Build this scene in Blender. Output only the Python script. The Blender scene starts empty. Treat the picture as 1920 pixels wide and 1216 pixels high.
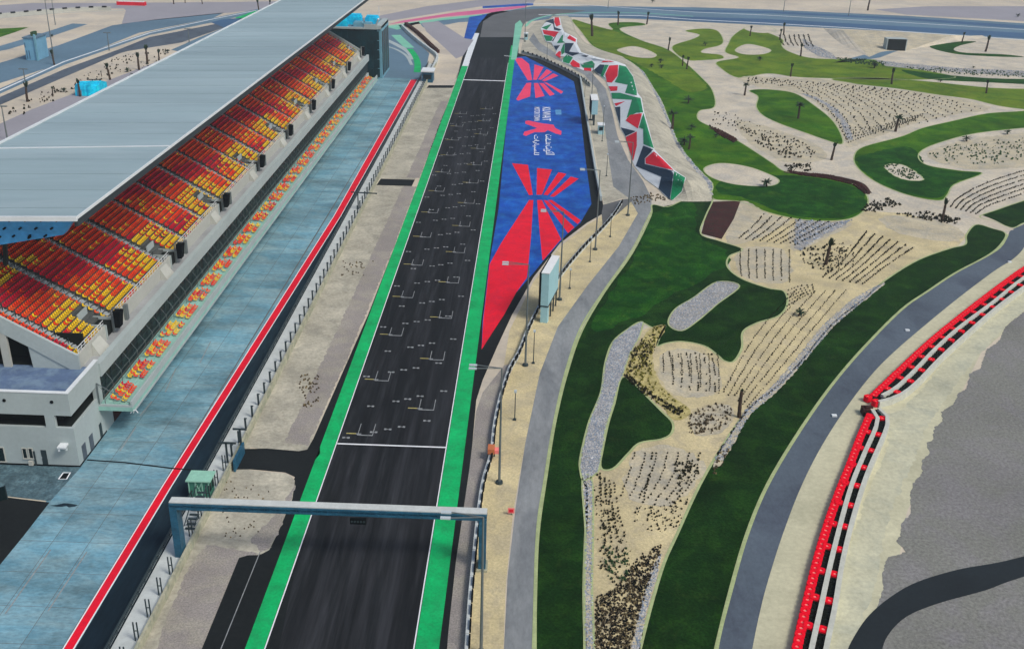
import bpy, bmesh, math, random
from mathutils import Vector, Matrix, geometry
random.seed(7)
R = math.radians
S = bpy.context.scene
COL = S.collection

# ------------------------------------------------------------------ camera, world, sun, exposure
CX, CY, F, H = 960.0, 608.0, 1934.0, 72.0          # photo centre, focal length (px of the 1920 wide photo), camera height (m)
def _n(v): return v.normalized()
AY = _n(Vector((1015-CX, -268-CY, F)))             # direction of the straight, seen from the camera
AD = Vector((841-CX, 4870-CY, F)); AD = _n(AD-AY*AD.dot(AY))
AZ = -AD
AX = AY.cross(AZ)
cd = bpy.data.cameras.new('camera'); cam = bpy.data.objects.new('camera', cd); COL.objects.link(cam)
cd.sensor_width = 36; cd.lens = F/1920*36; cd.clip_start = 1; cd.clip_end = 20000
mw = Matrix(((AX[0], -AX[1], -AX[2], 0), (AY[0], -AY[1], -AY[2], 0), (AZ[0], -AZ[1], -AZ[2], H), (0, 0, 0, 1)))
cam.matrix_world = mw
S.camera = cam

W = bpy.data.worlds.new('World'); S.world = W; W.use_nodes = True
nt = W.node_tree; bg = nt.nodes['Background']
sky = nt.nodes.new('ShaderNodeTexSky'); sky.sky_type = 'NISHITA'; sky.sun_disc = False
SUN_EL, SUN_AZ = 50, 125                           # azimuth clockwise from the straight's direction (+Y)
sky.sun_elevation = R(SUN_EL); sky.sun_rotation = R(SUN_AZ); sky.air_density = 1.0; sky.dust_density = 3.0
nt.links.new(sky.outputs[0], bg.inputs[0]); bg.inputs[1].default_value = 0.10
sd = bpy.data.lights.new('sun', 'SUN'); sd.energy = 1.5; sd.angle = R(16); sd.color = (1, .96, .9)
sun = bpy.data.objects.new('sun', sd); COL.objects.link(sun)
sv = Vector((math.sin(R(SUN_AZ))*math.cos(R(SUN_EL)), math.cos(R(SUN_AZ))*math.cos(R(SUN_EL)), math.sin(R(SUN_EL))))
sun.rotation_euler = sv.to_track_quat('Z', 'Y').to_euler()
S.view_settings.view_transform = 'Standard'; S.view_settings.look = 'None'
S.view_settings.exposure = 0.40; S.view_settings.gamma = 1; S.view_settings.use_curve_mapping = False

# ------------------------------------------------------------------ picture <-> place
def _ray(u, v):
    c = Vector((u-CX, v-CY, F)); return Vector((AX.dot(c), AY.dot(c), AZ.dot(c)))
def G(u, v, z=0.0):
    d = _ray(u, v); t = (z-H)/d.z; return Vector((d.x*t, d.y*t, z))
def GX(u, v, x):
    d = _ray(u, v); t = x/d.x; return Vector((x, d.y*t, H+d.z*t))
def GY(u, v, y):
    d = _ray(u, v); t = y/d.y; return Vector((d.x*t, y, H+d.z*t))
def HV(u, v, a):
    d = _ray(u, v); k = (d.x*a.x+d.y*a.y)/(d.x**2+d.y**2); return H+d.z*k

# ------------------------------------------------------------------ materials
def mat(name, col, var=.18, sc=.15, rough=.9, fine=.12, fsc=2.5, stretch=(1, 1, 1), col2=None, bump=0.0, metal=0.0, alpha=None, spec=.25, c2amt=(.45, .62), col3=None, c3=(.5, .62, .05), rand=0):
    m = bpy.data.materials.new(name); m.use_nodes = True; t = m.node_tree; L = t.links; N = t.nodes
    b = N['Principled BSDF']; b.inputs['Roughness'].default_value = rough; b.inputs['Metallic'].default_value = metal
    b.inputs['Specular IOR Level'].default_value = spec
    if var == 0 and fine == 0 and not col2:
        b.inputs['Base Color'].default_value = (*col, 1); return m
    tc = N.new('ShaderNodeTexCoord'); mp = N.new('ShaderNodeMapping'); mp.inputs['Scale'].default_value = stretch
    L.new(tc.outputs['Object'], mp.inputs[0])
    n1 = N.new('ShaderNodeTexNoise'); n1.inputs['Scale'].default_value = sc; n1.inputs['Detail'].default_value = 6; n1.inputs['Roughness'].default_value = .6
    n2 = N.new('ShaderNodeTexNoise'); n2.inputs['Scale'].default_value = fsc; n2.inputs['Detail'].default_value = 4; n2.inputs['Roughness'].default_value = .7
    L.new(mp.outputs[0], n1.inputs['Vector']); L.new(mp.outputs[0], n2.inputs['Vector'])
    r1 = N.new('ShaderNodeMapRange'); r1.inputs[1].default_value = .3; r1.inputs[2].default_value = .7; r1.inputs[3].default_value = 1-var; r1.inputs[4].default_value = 1+var
    r2 = N.new('ShaderNodeMapRange'); r2.inputs[1].default_value = .3; r2.inputs[2].default_value = .7; r2.inputs[3].default_value = 1-fine; r2.inputs[4].default_value = 1+fine
    L.new(n1.outputs[0], r1.inputs[0]); L.new(n2.outputs[0], r2.inputs[0])
    mu = N.new('ShaderNodeMath'); mu.operation = 'MULTIPLY'; L.new(r1.outputs[0], mu.inputs[0]); L.new(r2.outputs[0], mu.inputs[1])
    base = N.new('ShaderNodeRGB'); base.outputs[0].default_value = (*col, 1); src = base.outputs[0]
    if col2:
        n3 = N.new('ShaderNodeTexNoise'); n3.inputs['Scale'].default_value = sc*2.3; n3.inputs['Detail'].default_value = 7; n3.inputs['Roughness'].default_value = .65
        n3.inputs['Distortion'].default_value = .6
        L.new(mp.outputs[0], n3.inputs['Vector'])
        r3 = N.new('ShaderNodeMapRange'); r3.inputs[1].default_value = c2amt[0]; r3.inputs[2].default_value = c2amt[1]; L.new(n3.outputs[0], r3.inputs[0])
        mx = N.new('ShaderNodeMix'); mx.data_type = 'RGBA'; L.new(r3.outputs[0], mx.inputs[0]); L.new(src, mx.inputs[6]); mx.inputs[7].default_value = (*col2, 1); src = mx.outputs[2]
    if col3:
        n4 = N.new('ShaderNodeTexNoise'); n4.inputs['Scale'].default_value = c3[2]; n4.inputs['Detail'].default_value = 9; n4.inputs['Roughness'].default_value = .72; n4.inputs['Distortion'].default_value = .3
        L.new(mp.outputs[0], n4.inputs['Vector'])
        r4 = N.new('ShaderNodeMapRange'); r4.inputs[1].default_value = c3[0]; r4.inputs[2].default_value = c3[1]; L.new(n4.outputs[0], r4.inputs[0])
        m4 = N.new('ShaderNodeMix'); m4.data_type = 'RGBA'; L.new(r4.outputs[0], m4.inputs[0]); L.new(src, m4.inputs[6]); m4.inputs[7].default_value = (*col3, 1); src = m4.outputs[2]
    if rand:
        oi = N.new('ShaderNodeObjectInfo'); r5 = N.new('ShaderNodeMapRange'); r5.inputs[3].default_value = 1-rand; r5.inputs[4].default_value = 1+rand; L.new(oi.outputs['Random'], r5.inputs[0])
        mu2 = N.new('ShaderNodeMath'); mu2.operation = 'MULTIPLY'; L.new(mu.outputs[0], mu2.inputs[0]); L.new(r5.outputs[0], mu2.inputs[1]); mu = mu2
    vm = N.new('ShaderNodeVectorMath'); vm.operation = 'SCALE'; L.new(src, vm.inputs[0]); L.new(mu.outputs[0], vm.inputs[3])
    L.new(vm.outputs[0], b.inputs['Base Color'])
    if bump:
        bp = N.new('ShaderNodeBump'); bp.inputs['Strength'].default_value = bump; bp.inputs['Distance'].default_value = .3; L.new(n2.outputs[0], bp.inputs['Height']); L.new(bp.outputs[0], b.inputs['Normal'])
    return m

M = {}
M['sand'] = mat('desert sand', (.56, .49, .37), .14, .03, fine=.10, fsc=.8, col2=(.48, .43, .35), bump=.15)
M['sand_verge'] = mat('packed sand verge', (.43, .405, .315), .22, .12, fine=.22, fsc=1.8, col2=(.33, .315, .25), bump=.25, col3=(.24, .235, .18), c3=(.60, .74, .22))
M['sand_warm'] = mat('warm planting sand', (.56, .475, .265), .18, .14, fine=.22, fsc=3.0, col2=(.46, .395, .245), bump=.3)
M['sand_pale'] = mat('pale planting sand', (.56, .50, .38), .14, .08, fine=.2, fsc=1.8, col2=(.45, .42, .35), bump=.3)
M['sand_grey'] = mat('greyish soil and mound shading', (.50, .44, .30), .16, .15, fine=.24, fsc=2.6, col2=(.40, .37, .285), bump=.3, c2amt=(.45, .6))  # grey soil tone; also carries painted shading of the mound and underpass bank
M['gravel_pink'] = mat('fine pinkish gravel', (.285, .26, .235), .14, .12, fine=.34, fsc=5, col2=(.33, .305, .25), bump=.3)
M['gravel_grey'] = mat('grey gravel field', (.190, .192, .168), .14, .05, fine=.34, fsc=2.6, col2=(.205, .20, .195), bump=.35)
M['asphalt'] = mat('dark race asphalt', (.0125, .0145, .016), .40, .35, .9, .24, 2.2, (1, .05, 1), col2=(.040, .042, .047), c2amt=(.45, .78), spec=.10, col3=(.030, .032, .036), c3=(.5, .75, .12))
M['asphalt_run'] = mat('plain dark asphalt', (.013, .016, .0165), .25, .06, .9, .2, 1.8, spec=.10)
M['asphalt_pit'] = mat('pit asphalt', (.007, .018, .028), .32, .10, .9, .24, 1.6, (1, .2, 1), col2=(.014, .03, .04), spec=.12)
M['asphalt_mid'] = mat('grey worn asphalt', (.115, .12, .12), .15, .08, .9, .12, 1.2, spec=.2)
M['asphalt_blue'] = mat('bluish worn asphalt', (.090, .115, .140), .20, .05, .85, .14, 2.4, (1, .6, 1), col2=(.066, .082, .105), spec=.2)
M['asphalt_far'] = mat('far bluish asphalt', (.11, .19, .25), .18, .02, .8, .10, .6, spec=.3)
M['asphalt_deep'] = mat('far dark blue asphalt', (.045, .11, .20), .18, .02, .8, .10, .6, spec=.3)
M['service'] = mat('service road asphalt', (.235, .25, .25), .18, .12, .85, .14, 2, (1, .3, 1), col2=(.175, .19, .195), col3=(.30, .29, .25), c3=(.60, .78, .15))
M['pit_concrete'] = mat('stained pit concrete', (.140, .305, .380), .26, .10, .75, .26, 2.2, (.55, 1.2, 1), col2=(.27, .40, .42), c2amt=(.40, .72), spec=.2, col3=(.070, .135, .155), c3=(.48, .72, .11), rand=.09)
M['pit_stain'] = mat('tyre stained pit concrete', (.05, .13, .175), .4, .3, .6, .2, 1.5, (.22, 1.6, 1), col2=(.17, .27, .27), c2amt=(.38, .62), spec=.3)
M['green'] = mat('green verge paint', (.0, .42, .115), .22, .25, .75, .16, 3.0, col2=(.006, .34, .10), col3=(.01, .22, .075), c3=(.60, .80, .18))
M['green_pale'] = mat('pale green paint', (.20, .52, .36), .10, .1, .7, .07, 2)
M['red'] = mat('red ground paint', (.76, .002, .022), .12, .2, .75, .10, 2.5, col2=(.66, .006, .03), col3=(.45, .01, .03), c3=(.64, .82, .15))
M['red_pink'] = mat('worn red ground paint', (.80, .05, .13), .10, .1, .7, .08, 2)
M['blue'] = mat('blue ground paint', (.002, .058, .34), .34, .14, .75, .2, 1.8, col2=(.014, .14, .44), c2amt=(.42, .72), col3=(.02, .03, .16), c3=(.62, .80, .10))
M['white'] = mat('white road paint', (.78, .80, .80), .05, .5, .7, .05, 3)
M['white_worn'] = mat('worn white road paint', (.25, .265, .265), .2, .8, .8, .25, 4)
M['yellow_worn'] = mat('worn yellow road paint', (.42, .36, .12), .2, .8, .8, .2, 4)
M['lawn_near'] = mat('lawn darkened for nearness', (.0058, .0280, .0043), .38, .12, .95, .55, 3.2, col2=(.015, .054, .006), bump=.6, c2amt=(.45, .70), spec=.06, col3=(.030, .060, .010), c3=(.56, .78, .35))  # same grass as further off; vignette and distance tone put into its colour
M['lawn_deep'] = mat('deep green lawn', (.0065, .050, .005), .34, .12, .95, .42, 2.8, col2=(.018, .085, .007), bump=.5, spec=.06, col3=(.06, .13, .01), c3=(.56, .76, .22))
M['lawn_mid'] = mat('green lawn', (.060, .150, .006), .36, .07, .95, .34, 2.2, col2=(.022, .095, .005), bump=.4, spec=.06, c2amt=(.4, .62), col3=(.14, .18, .02), c3=(.60, .75, .12))  # middle step of the distance toning painted into the grass
M['lawn_far'] = mat('lawn paled for distance haze', (.135, .205, .014), .28, .05, .95, .26, 1.4, col2=(.070, .145, .012), bump=.3, spec=.06, c2amt=(.4, .62), col3=(.20, .22, .04), c3=(.58, .75, .08))  # distance haze painted into the grass as a paler, yellower colour
M['mulch'] = mat('brown red mulch', (.050, .012, .010), .3, .3, .95, .4, 4, col2=(.035, .02, .012), bump=.5)
M['edging'] = mat('pale lawn edging', (.36, .42, .20), .15, .4, .9, .15, 3)
M['rock'] = mat('grey landscape stones', (.33, .33, .33), .25, .4, .9, .25, 4, col2=(.25, .29, .34))
M['rock_bed'] = mat('stone bed ground', (.31, .30, .27), .2, .3, .9, .3, 3, bump=.4)
M['concrete'] = mat('painted concrete', (.37, .43, .42), .08, .15, .85, .05, 2)
M['concrete_warm'] = mat('cream concrete', (.44, .45, .40), .08, .15, .85, .05, 2)
M['concrete_dirty'] = mat('dirty concrete wall', (.40, .39, .28), .2, .4, .9, .15, 2, col2=(.28, .30, .22))
M['wall_white'] = mat('white concrete barrier', (.50, .54, .52), .12, .3, .85, .08, 2)
M['teal'] = mat('pale teal balcony paint', (.27, .49, .42), .12, .3, .8, .08, 2)
M['terrace'] = mat('blue grey terrace floor', (.10, .155, .26), .2, .16, .6, .12, 1.8, col2=(.17, .25, .34), spec=.3)
M['walk'] = mat('terrace walkway', (.33, .345, .345), .14, .12, .8, .08, 1.5)
M['roof'] = mat('pale blue grey roof sheet', (.285, .38, .40), .10, .06, .7, .04, .6, (.14, .8, 1), col2=(.32, .415, .435), col3=(.23, .315, .34), c3=(.50, .74, .035), rand=.03)
M['roof_trim'] = mat('white roof trim', (.66, .70, .70), .05, .3, .6, .04, 2)
M['roof_side'] = mat('blue soffit panel', (.06, .30, .60), .14, .25, .6, .10, 2)
M['dark_glass'] = mat('dark facade glazing', (.004, .014, .016), .3, .3, .35, .1, 2, spec=.3)
M['tower_glass'] = mat('dark teal tower glass', (.002, .022, .026), .35, .15, .5, .1, 1, col2=(.004, .035, .045), spec=.25)
M['tower_side'] = mat('pale blue lit tower side', (.16, .36, .44), .15, .3, .5, .1, 2)  # light on the tower's east face put into the colour; other parts share it
M['black'] = mat('black', (.004, .006, .007), .1, .5, .9, .1, 3, spec=.08)
M['dark_metal'] = mat('dark metal', (.035, .055, .060), .1, .5, .5, .1, 3, metal=.3)
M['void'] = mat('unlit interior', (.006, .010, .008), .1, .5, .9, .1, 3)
M['steel_blue'] = mat('blue grey gantry steel', (.020, .10, .165), .30, 1.2, .5, .2, 5, metal=.1)
M['steel_top'] = mat('pale gantry deck', (.52, .55, .52), .10, .6, .7, .08, 3)
M['lamp_grey'] = mat('galvanised pole', (.17, .20, .20), .08, .6, .5, .05, 3, metal=.4)
M['lamp_head'] = mat('white lamp head', (.45, .52, .54), 0, fine=0)
M['mint'] = mat('mint green cabin', (.27, .53, .40), .1, .8, .7, .08, 3)
M['mint_dark'] = mat('green cabin wall', (.05, .20, .14), .2, .8, .6, .15, 3)
M['seat_orange'] = mat('orange red seat', (.82, .045, .006), .0, 1, .6, .0, 1, spec=.2)
M['seat_crimson'] = mat('crimson seat', (.58, .004, .028), .0, 1, .6, .0, 1, spec=.2)
M['seat_yellow'] = mat('yellow seat', (.85, .56, .01), .0, 1, .5, .0, 1, spec=.4)
M['seat_amber'] = mat('light orange seat', (.84, .11, .015), .0, 1, .6, .0, 1, spec=.2)
M['tier'] = mat('tier concrete', (.085, .095, .09), .15, .3, .9, .15, 2)
M['stair'] = mat('aisle stair concrete', (.36, .40, .41), .15, .5, .9, .15, 3)
M['tyre_red'] = mat('red painted tyre', (.82, .004, .020), .06, .8, .85, .06, 3, spec=.05)
M['tyre_core'] = mat('pale tyre core', (.82, .22, .20), .1, .8, .8, .06, 3)
M['tyre_black'] = mat('black tyre', (.006, .008, .006), .2, .8, .9, .2, 3, spec=.05)
M['belt'] = mat('grey white conveyor belt', (.50, .51, .44), .10, .5, .8, .06, 2)
M['orange'] = mat('orange post', (.52, .16, .06), .1, .8, .7, .1, 3)
M['screen_box'] = mat('pale blue screen cabinet', (.33, .56, .60), .06, .4, .6, .05, 2)
M['screen_top'] = mat('white screen cabinet top', (.74, .76, .74), .05, .4, .6, .05, 2)
M['cyan'] = mat('bright blue tarpaulin', (.0, .46, .75), .25, .3, .6, .12, 1.5, col2=(.0, .66, .85))
M['cabin_blue'] = mat('pale blue cabin wall', (.17, .38, .52), .1, .3, .7, .05, 2)
M['mauve'] = mat('mauve run off', (.30, .29, .31), .08, .04, .9, .06, .8)
M['pink_far'] = mat('faded pink paint', (.62, .13, .26), .12, .04, .8, .06, .8)
M['bark'] = mat('palm bark', (.060, .040, .026), .3, 2, .95, .3, 8)
M['frond'] = mat('palm frond', (.020, .045, .018), .25, 1, .8, .2, 4)
M['shrub'] = mat('shrub leaves', (.022, .022, .010), .3, .8, .95, .3, 5, spec=.05)
M['shrub_green'] = mat('green shrub leaves', (.030, .075, .025), .3, .8, .9, .3, 5)
M['shrub_yellow'] = mat('yellow green shrub leaves', (.16, .145, .015), .35, .8, .9, .3, 5, col2=(.07, .08, .015))
M['shrub_brown'] = mat('dry brown undergrowth', (.060, .045, .025), .4, .8, .9, .3, 5, col2=(.20, .155, .07), c2amt=(.5, .6))
M['mural_navy'] = mat('mural navy paint', (.010, .030, .055), .15, .2, .8, .1, 1.5)
M['mural_green'] = mat('mural green paint', (.002, .21, .075), .2, .2, .8, .12, 1.5)
M['mural_red'] = mat('mural red paint', (.68, .010, .030), .10, .2, .8, .08, 1.5)
M['mural_white'] = mat('mural white paint', (.68, .72, .72), .06, .2, .8, .05, 1.5)
M['sand_kart'] = mat('pale packed sand by the kart track', (.53, .51, .345), .14, .06, fine=.12, fsc=1.5, col2=(.46, .445, .30), bump=.15)
M['sand_olive'] = mat('olive tinted sand', (.50, .49, .345), .18, .08, fine=.16, fsc=1.5, col2=(.41, .415, .31), bump=.2)
M['sand_yellow'] = mat('yellowish planting soil', (.47, .40, .17), .25, .3, fine=.3, fsc=3, col2=(.34, .29, .10), bump=.4)
M['paver'] = mat('wet blue grey pavers', (.055, .105, .125), .3, .5, .6, .45, 2.6, col2=(.10, .17, .19), spec=.4)

# ------------------------------------------------------------------ mesh helpers
def tag(o, label=None, cat=None, group=None, kind=None):
    if label: o['label'] = label
    if cat: o['category'] = cat
    if group: o['group'] = group
    if kind: o['kind'] = kind
    return o
def thing(name, label, cat, loc=(0, 0, 0), group=None):
    o = bpy.data.objects.new(name, None); COL.objects.link(o); o.location = loc; o.empty_display_size = .5
    return tag(o, label, cat, group)
class MB:
    """collects faces in world coordinates"""
    def __init__(s): s.v = []; s.f = []; s.m = []
    def face(s, pts, mi=0):
        k = len(s.v); s.v += [tuple(p) for p in pts]; s.f.append(tuple(range(k, k+len(pts)))); s.m.append(mi)
    def add(s, vs, fs, mi=0):
        k = len(s.v); s.v += [tuple(p) for p in vs]
        for f in fs: s.f.append(tuple(k+i for i in f)); s.m.append(mi)
    def box(s, x0, x1, y0, y1, z0, z1, mi=0):
        s.add([(x0, y0, z0), (x1, y0, z0), (x1, y1, z0), (x0, y1, z0), (x0, y0, z1), (x1, y0, z1), (x1, y1, z1), (x0, y1, z1)],
              [(0, 3, 2, 1), (4, 5, 6, 7), (0, 1, 5, 4), (1, 2, 6, 5), (2, 3, 7, 6), (3, 0, 4, 7)], mi)
    def obox(s, c, ax, ay, hx, hy, z0, z1, mi=0):
        c = Vector(c); ax = Vector(ax).normalized(); ay = Vector(ay).normalized()
        q = [c+ax*a*hx+ay*b*hy for a, b in ((-1, -1), (1, -1), (1, 1), (-1, 1))]
        s.add([(p.x, p.y, z0) for p in q]+[(p.x, p.y, z1) for p in q], [(0, 3, 2, 1), (4, 5, 6, 7), (0, 1, 5, 4), (1, 2, 6, 5), (2, 3, 7, 6), (3, 0, 4, 7)], mi)
    def bar(s, a, b, w, mi=0, h=None):
        a = Vector(a); b = Vector(b); d = (b-a).normalized(); up = Vector((0, 0, 1)) if abs(d.z) < .9 else Vector((0, 1, 0))
        x = d.cross(up).normalized()*(w/2); y = d.cross(x).normalized()*((h or w)/2)
        s.add([a-x-y, a+x-y, a+x+y, a-x+y, b-x-y, b+x-y, b+x+y, b-x+y], [(0, 1, 2, 3), (7, 6, 5, 4), (0, 4, 5, 1), (1, 5, 6, 2), (2, 6, 7, 3), (3, 7, 4, 0)], mi)
    def tube(s, pts, rs, n=6, mi=0, cap=True):
        ring = []
        for i, p in enumerate(pts):
            p = Vector(p); d = (Vector(pts[min(i+1, len(pts)-1)])-Vector(pts[max(i-1, 0)])).normalized()
            up = Vector((1, 0, 0)) if abs(d.x) < .8 else Vector((0, 1, 0)); x = d.cross(up).normalized(); y = d.cross(x)
            ring.append([p+(x*math.cos(2*math.pi*k/n)+y*math.sin(2*math.pi*k/n))*rs[i] for k in range(n)])
        vs = [q for r in ring for q in r]; fs = []
        for i in range(len(pts)-1):
            for k in range(n): fs.append((i*n+k, i*n+(k+1) % n, (i+1)*n+(k+1) % n, (i+1)*n+k))
        if cap: fs.append(tuple(range(n))); fs.append(tuple((len(pts)-1)*n+k for k in range(n)))
        s.add(vs, fs, mi)
    def build(s, name, mats, parent=None, base=None):
        if not isinstance(mats, (list, tuple)): mats = [mats]
        o0 = Vector(base) if base is not None else (parent.location.copy() if parent else Vector((0, 0, 0)))
        if parent and parent.parent and base is None: o0 = o0+parent.parent.location
        me = bpy.data.meshes.new(name); me.from_pydata([(x-o0.x, y-o0.y, z-o0.z) for x, y, z in s.v], [], s.f)
        for m in mats: me.materials.append(m)
        if len(mats) > 1: me.polygons.foreach_set('material_index', s.m)
        me.update(); o = bpy.data.objects.new(name, me); COL.objects.link(o)
        if parent: o.parent = parent
        return o

LAY = .006
def smooth_closed(pts, n=5):
    out = []; N = len(pts)
    for i in range(N):
        p0, p1, p2, p3 = (Vector(pts[(i+k) % N]) for k in (-1, 0, 1, 2))
        for j in range(n):
            t = j/n
            out.append(.5*((2*p1)+(p2-p0)*t+(2*p0-5*p1+4*p2-p3)*t*t+(3*p1-p0-3*p2+p3)*t*t*t))
    return out
def smooth_open(pts, n=6):
    P = [Vector(p) for p in pts]; P = [P[0]*2-P[1]]+P+[P[-1]*2-P[-2]]; out = []
    for i in range(1, len(P)-2):
        p0, p1, p2, p3 = P[i-1:i+3]
        for j in range(n):
            t = j/n; out.append(.5*((2*p1)+(p2-p0)*t+(2*p0-5*p1+4*p2-p3)*t*t+(3*p1-p0-3*p2+p3)*t*t*t))
    out.append(P[-2]); return out
def gp(pts, z): return [G(u, v, z) for u, v in pts]
def area(name, pts, m, lay=1, sm=True, edge=0, parent=None, kind='structure', world=False, wob=0, zf=None, label=None):
    """one flat sheet on the ground from its outline; layers lie 6 mm above each other"""
    z = lay*LAY
    q = [Vector((x, y, z)) for x, y in pts] if world else gp(pts, z)
    q = [Vector((p.x, p.y)) for p in q]
    if sm: q = smooth_closed(q, 5)
    if wob:
        q2 = []
        for i, p in enumerate(q):
            a = q[(i+1) % len(q)]; n = max(1, int((a-p).length/(wob*1.5)))
            for k in range(n): w = p.lerp(a, k/n); q2.append(w+Vector((random.uniform(-wob, wob), random.uniform(-wob, wob)))*.5)
        q = q2
    v = [Vector((p.x, p.y, z)) for p in q]
    tri = geometry.tessellate_polygon([v])
    b = MB(); b.add(v, [t for t in tri])
    o = b.build(name, m, parent)
    me = o.data; bm = bmesh.new(); bm.from_mesh(me); bmesh.ops.remove_doubles(bm, verts=bm.verts, dist=1e-5)
    for f in bm.faces:
        if f.normal.z < 0: f.normal_flip()
    bm.to_mesh(me); bm.free()
    if not parent: tag(o, kind=kind)
    if label: o['label'] = label
    if edge:
        e = MB(); ed = ribbon_pts(q+[q[0]], edge, z+.03)
        for i in range(len(ed)-1): e.face([ed[i][0], ed[i][1], ed[i+1][1], ed[i+1][0]])
        e.build('edging', M['edging'], o)
    return o
def ribbon_pts(q, w, z):
    out = []
    for i, p in enumerate(q):
        a = q[max(i-1, 0)]; b = q[min(i+1, len(q)-1)]; d = (b-a)
        if d.length < 1e-6: d = Vector((0, 1))
        d = d.normalized(); n = Vector((-d.y, d.x))*(w/2)
        out.append((Vector((p.x-n.x, p.y-n.y, z)), Vector((p.x+n.x, p.y+n.y, z))))
    return out
def line(name, pts, w, m, lay, parent=None, world=False, sm=False, kind='structure'):
    """a painted line or narrow road of real width w along a course on the ground"""
    q = [Vector((x, y)) for x, y in pts] if world else [G(u, v).xy for u, v in pts]
    if sm: q = smooth_open(q)
    e = ribbon_pts(q, w, lay*LAY); b = MB()
    for i in range(len(e)-1): b.face([e[i][0], e[i+1][0], e[i+1][1], e[i][1]])
    o = b.build(name, m, parent)
    bm = bmesh.new(); bm.from_mesh(o.data)
    for f in bm.faces:
        if f.normal.z < 0: f.normal_flip()
    bm.to_mesh(o.data); bm.free()
    if not parent: tag(o, kind=kind)
    return o

# ------------------------------------------------------------------ ground
g = MB(); g.face([(-4000, -1500, 0), (4000, -1500, 0), (4000, 6500, 0), (-4000, 6500, 0)])
tag(g.build('ground', M['sand']), kind='structure')

# paved belt around the straight
area('asphalt_ground', [(350, 1330), (455, 1110), (520, 960), (575, 850), (690, 590), (760, 410), (800, 300), (860, 110), (905, 30), (930, 20), (975, 22), (972, 100), (1040, 118), (1088, 148), (1105, 240), (1131, 384), (1166, 374), (1140, 395), (1100, 418), (1050, 456), (1000, 520), (960, 590), (932, 650), (905, 712), (893, 750), (884, 850), (866, 1050), (836, 1330)], M['asphalt_run'], 2, sm=False)
area('asphalt_ground', [(300, 1390), (378, 1216), (448, 1045), (465, 1040), (540, 1038), (575, 960), (520, 1230), (430, 1390)], M['asphalt_run'], 4.4, sm=False)
line('service_line', [(-29.0, 60), (-29.0, 96)], .10, M['white_worn'], 4.8, world=True)
# race track with its painted verges
trk = area('race_track', [(-24.6, 40), (-10.15, 40), (-10.2, 410), (-24.6, 410)], M['asphalt'], 4, False, world=True)
area('track_bend', [(900, 70), (906, 40), (925, 28), (965, 19), (1020, 16), (1100, 20), (1060, 27), (1005, 33), (985, 42), (968, 70)], M['asphalt_mid'], 4.2, False, parent=trk)
area('painted_verge', [(-26.6, 40), (-24.8, 40), (-24.8, 391), (-27.1, 391)], M['green'], 5, False, world=True, parent=trk)
area('painted_verge', [(-27.0, 391), (-24.8, 391), (-24.9, 470), (-27.6, 470)], M['mural_white'], 5, False, world=True, parent=trk)
area('painted_verge', [(-9.9, 40), (-7.5, 40), (-7.7, 440), (-9.9, 440)], M['green'], 5, False, world=True, parent=trk)
area('painted_verge', [(958, 112), (966, 45), (975, 38), (980, 45), (968, 112)], M['green_pale'], 6, False, parent=trk)
line('edge_line', [(-24.7, 40), (-24.7, 400)], .13, M['white'], 7, trk, True)
line('edge_line', [(-10.02, 40), (-10.02, 400)], .13, M['white'], 7, trk, True)
line('start_line', [(-24.6, 118.3), (-10.1, 118.3)], .30, M['white'], 7, trk, True)
line('finish_line', [(-24.6, 365.1), (-10.1, 365.1)], 1.1, M['white'], 7, trk, True)
line('edge_line', [(945, 105), (958, 106)], .7, M['white'], 8, trk)
def flat_box(b, x0, x1, y0, y1, z): b.face([(x0, y0, z), (x1, y0, z), (x1, y1, z), (x0, y1, z)])
for k in range(13):
    for (xa, xb, y) in ((-22.3, -20.2, 120.6+16*k), (-14.8, -12.6, 128.2+16*k)):
        z = 7*LAY; b = MB()
        flat_box(b, xa, xb, y, y+.22, z); flat_box(b, xa, xa+.10, y+.22, y+3.2, z); flat_box(b, xb-.10, xb, y+.22, y+3.2, z)
        flat_box(b, xa-.22, xa+.5, y+.27, y+.52, z+.004)
        b.build('grid_box', M['white_worn'], trk)
        b = MB(); flat_box(b, xa-1.55, xa-.22, y+.35, y+.58, z); b.build('stop_bar', M['yellow_worn'], trk)
for k in range(11):
    for (x, y) in ((-23.7, 119.9), (-20.2, 121.6), (-18.4, 122.5), (-16.6, 123.3), (-13.3, 125.2), (-21.7, 128.8), (-18.3, 130.5), (-16.7, 131.3), (-15.0, 132.3), (-11.7, 134.1)):
        y += 18*k; z = 7.6*LAY; b = MB()
        flat_box(b, x-.5, x-.18, y-.22, y+.22, z); flat_box(b, x+.16, x+.5, y-.22, y+.22, z); flat_box(b, x-.18, x+.16, y-.06, y+.08, z)
        b.build('grid_number_marking', M['white_worn'], trk)

# painted run-off beside the straight
run = area('painted_pavement', [(964, 108), (985, 106), (1062, 145), (1076, 153), (1088, 210), (1098, 300), (1109, 382), (1088, 418), (1062, 440), (1020, 487), (1000, 512), (968, 548), (945, 590), (922, 625), (903, 655), (905, 600), (918, 490), (935, 390), (948, 250)], M['blue'], 4, False)
RAYS_LO = [[(960, 306), (990, 309), (999, 365), (992, 366)], [(1007, 315), (1035, 318), (1016, 365), (1006, 365)], [(1047, 323), (1062, 326), (1027, 366), (1019, 365)], [(1070, 331), (1085, 335), (1039, 369), (1031, 368)],
    [(992, 375), (1000, 375), (996, 440), (991, 492), (988, 520), (968, 548), (945, 590), (922, 625), (903, 655), (906, 600), (918, 495), (940, 455)],
    [(1007, 375), (1016, 375), (1052, 448), (1020, 486), (1017, 488), (1011, 424)], [(1019, 375), (1026, 376), (1077, 426), (1065, 437)], [(1027, 375), (1035, 375), (1089, 413), (1083, 420)]]
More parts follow.
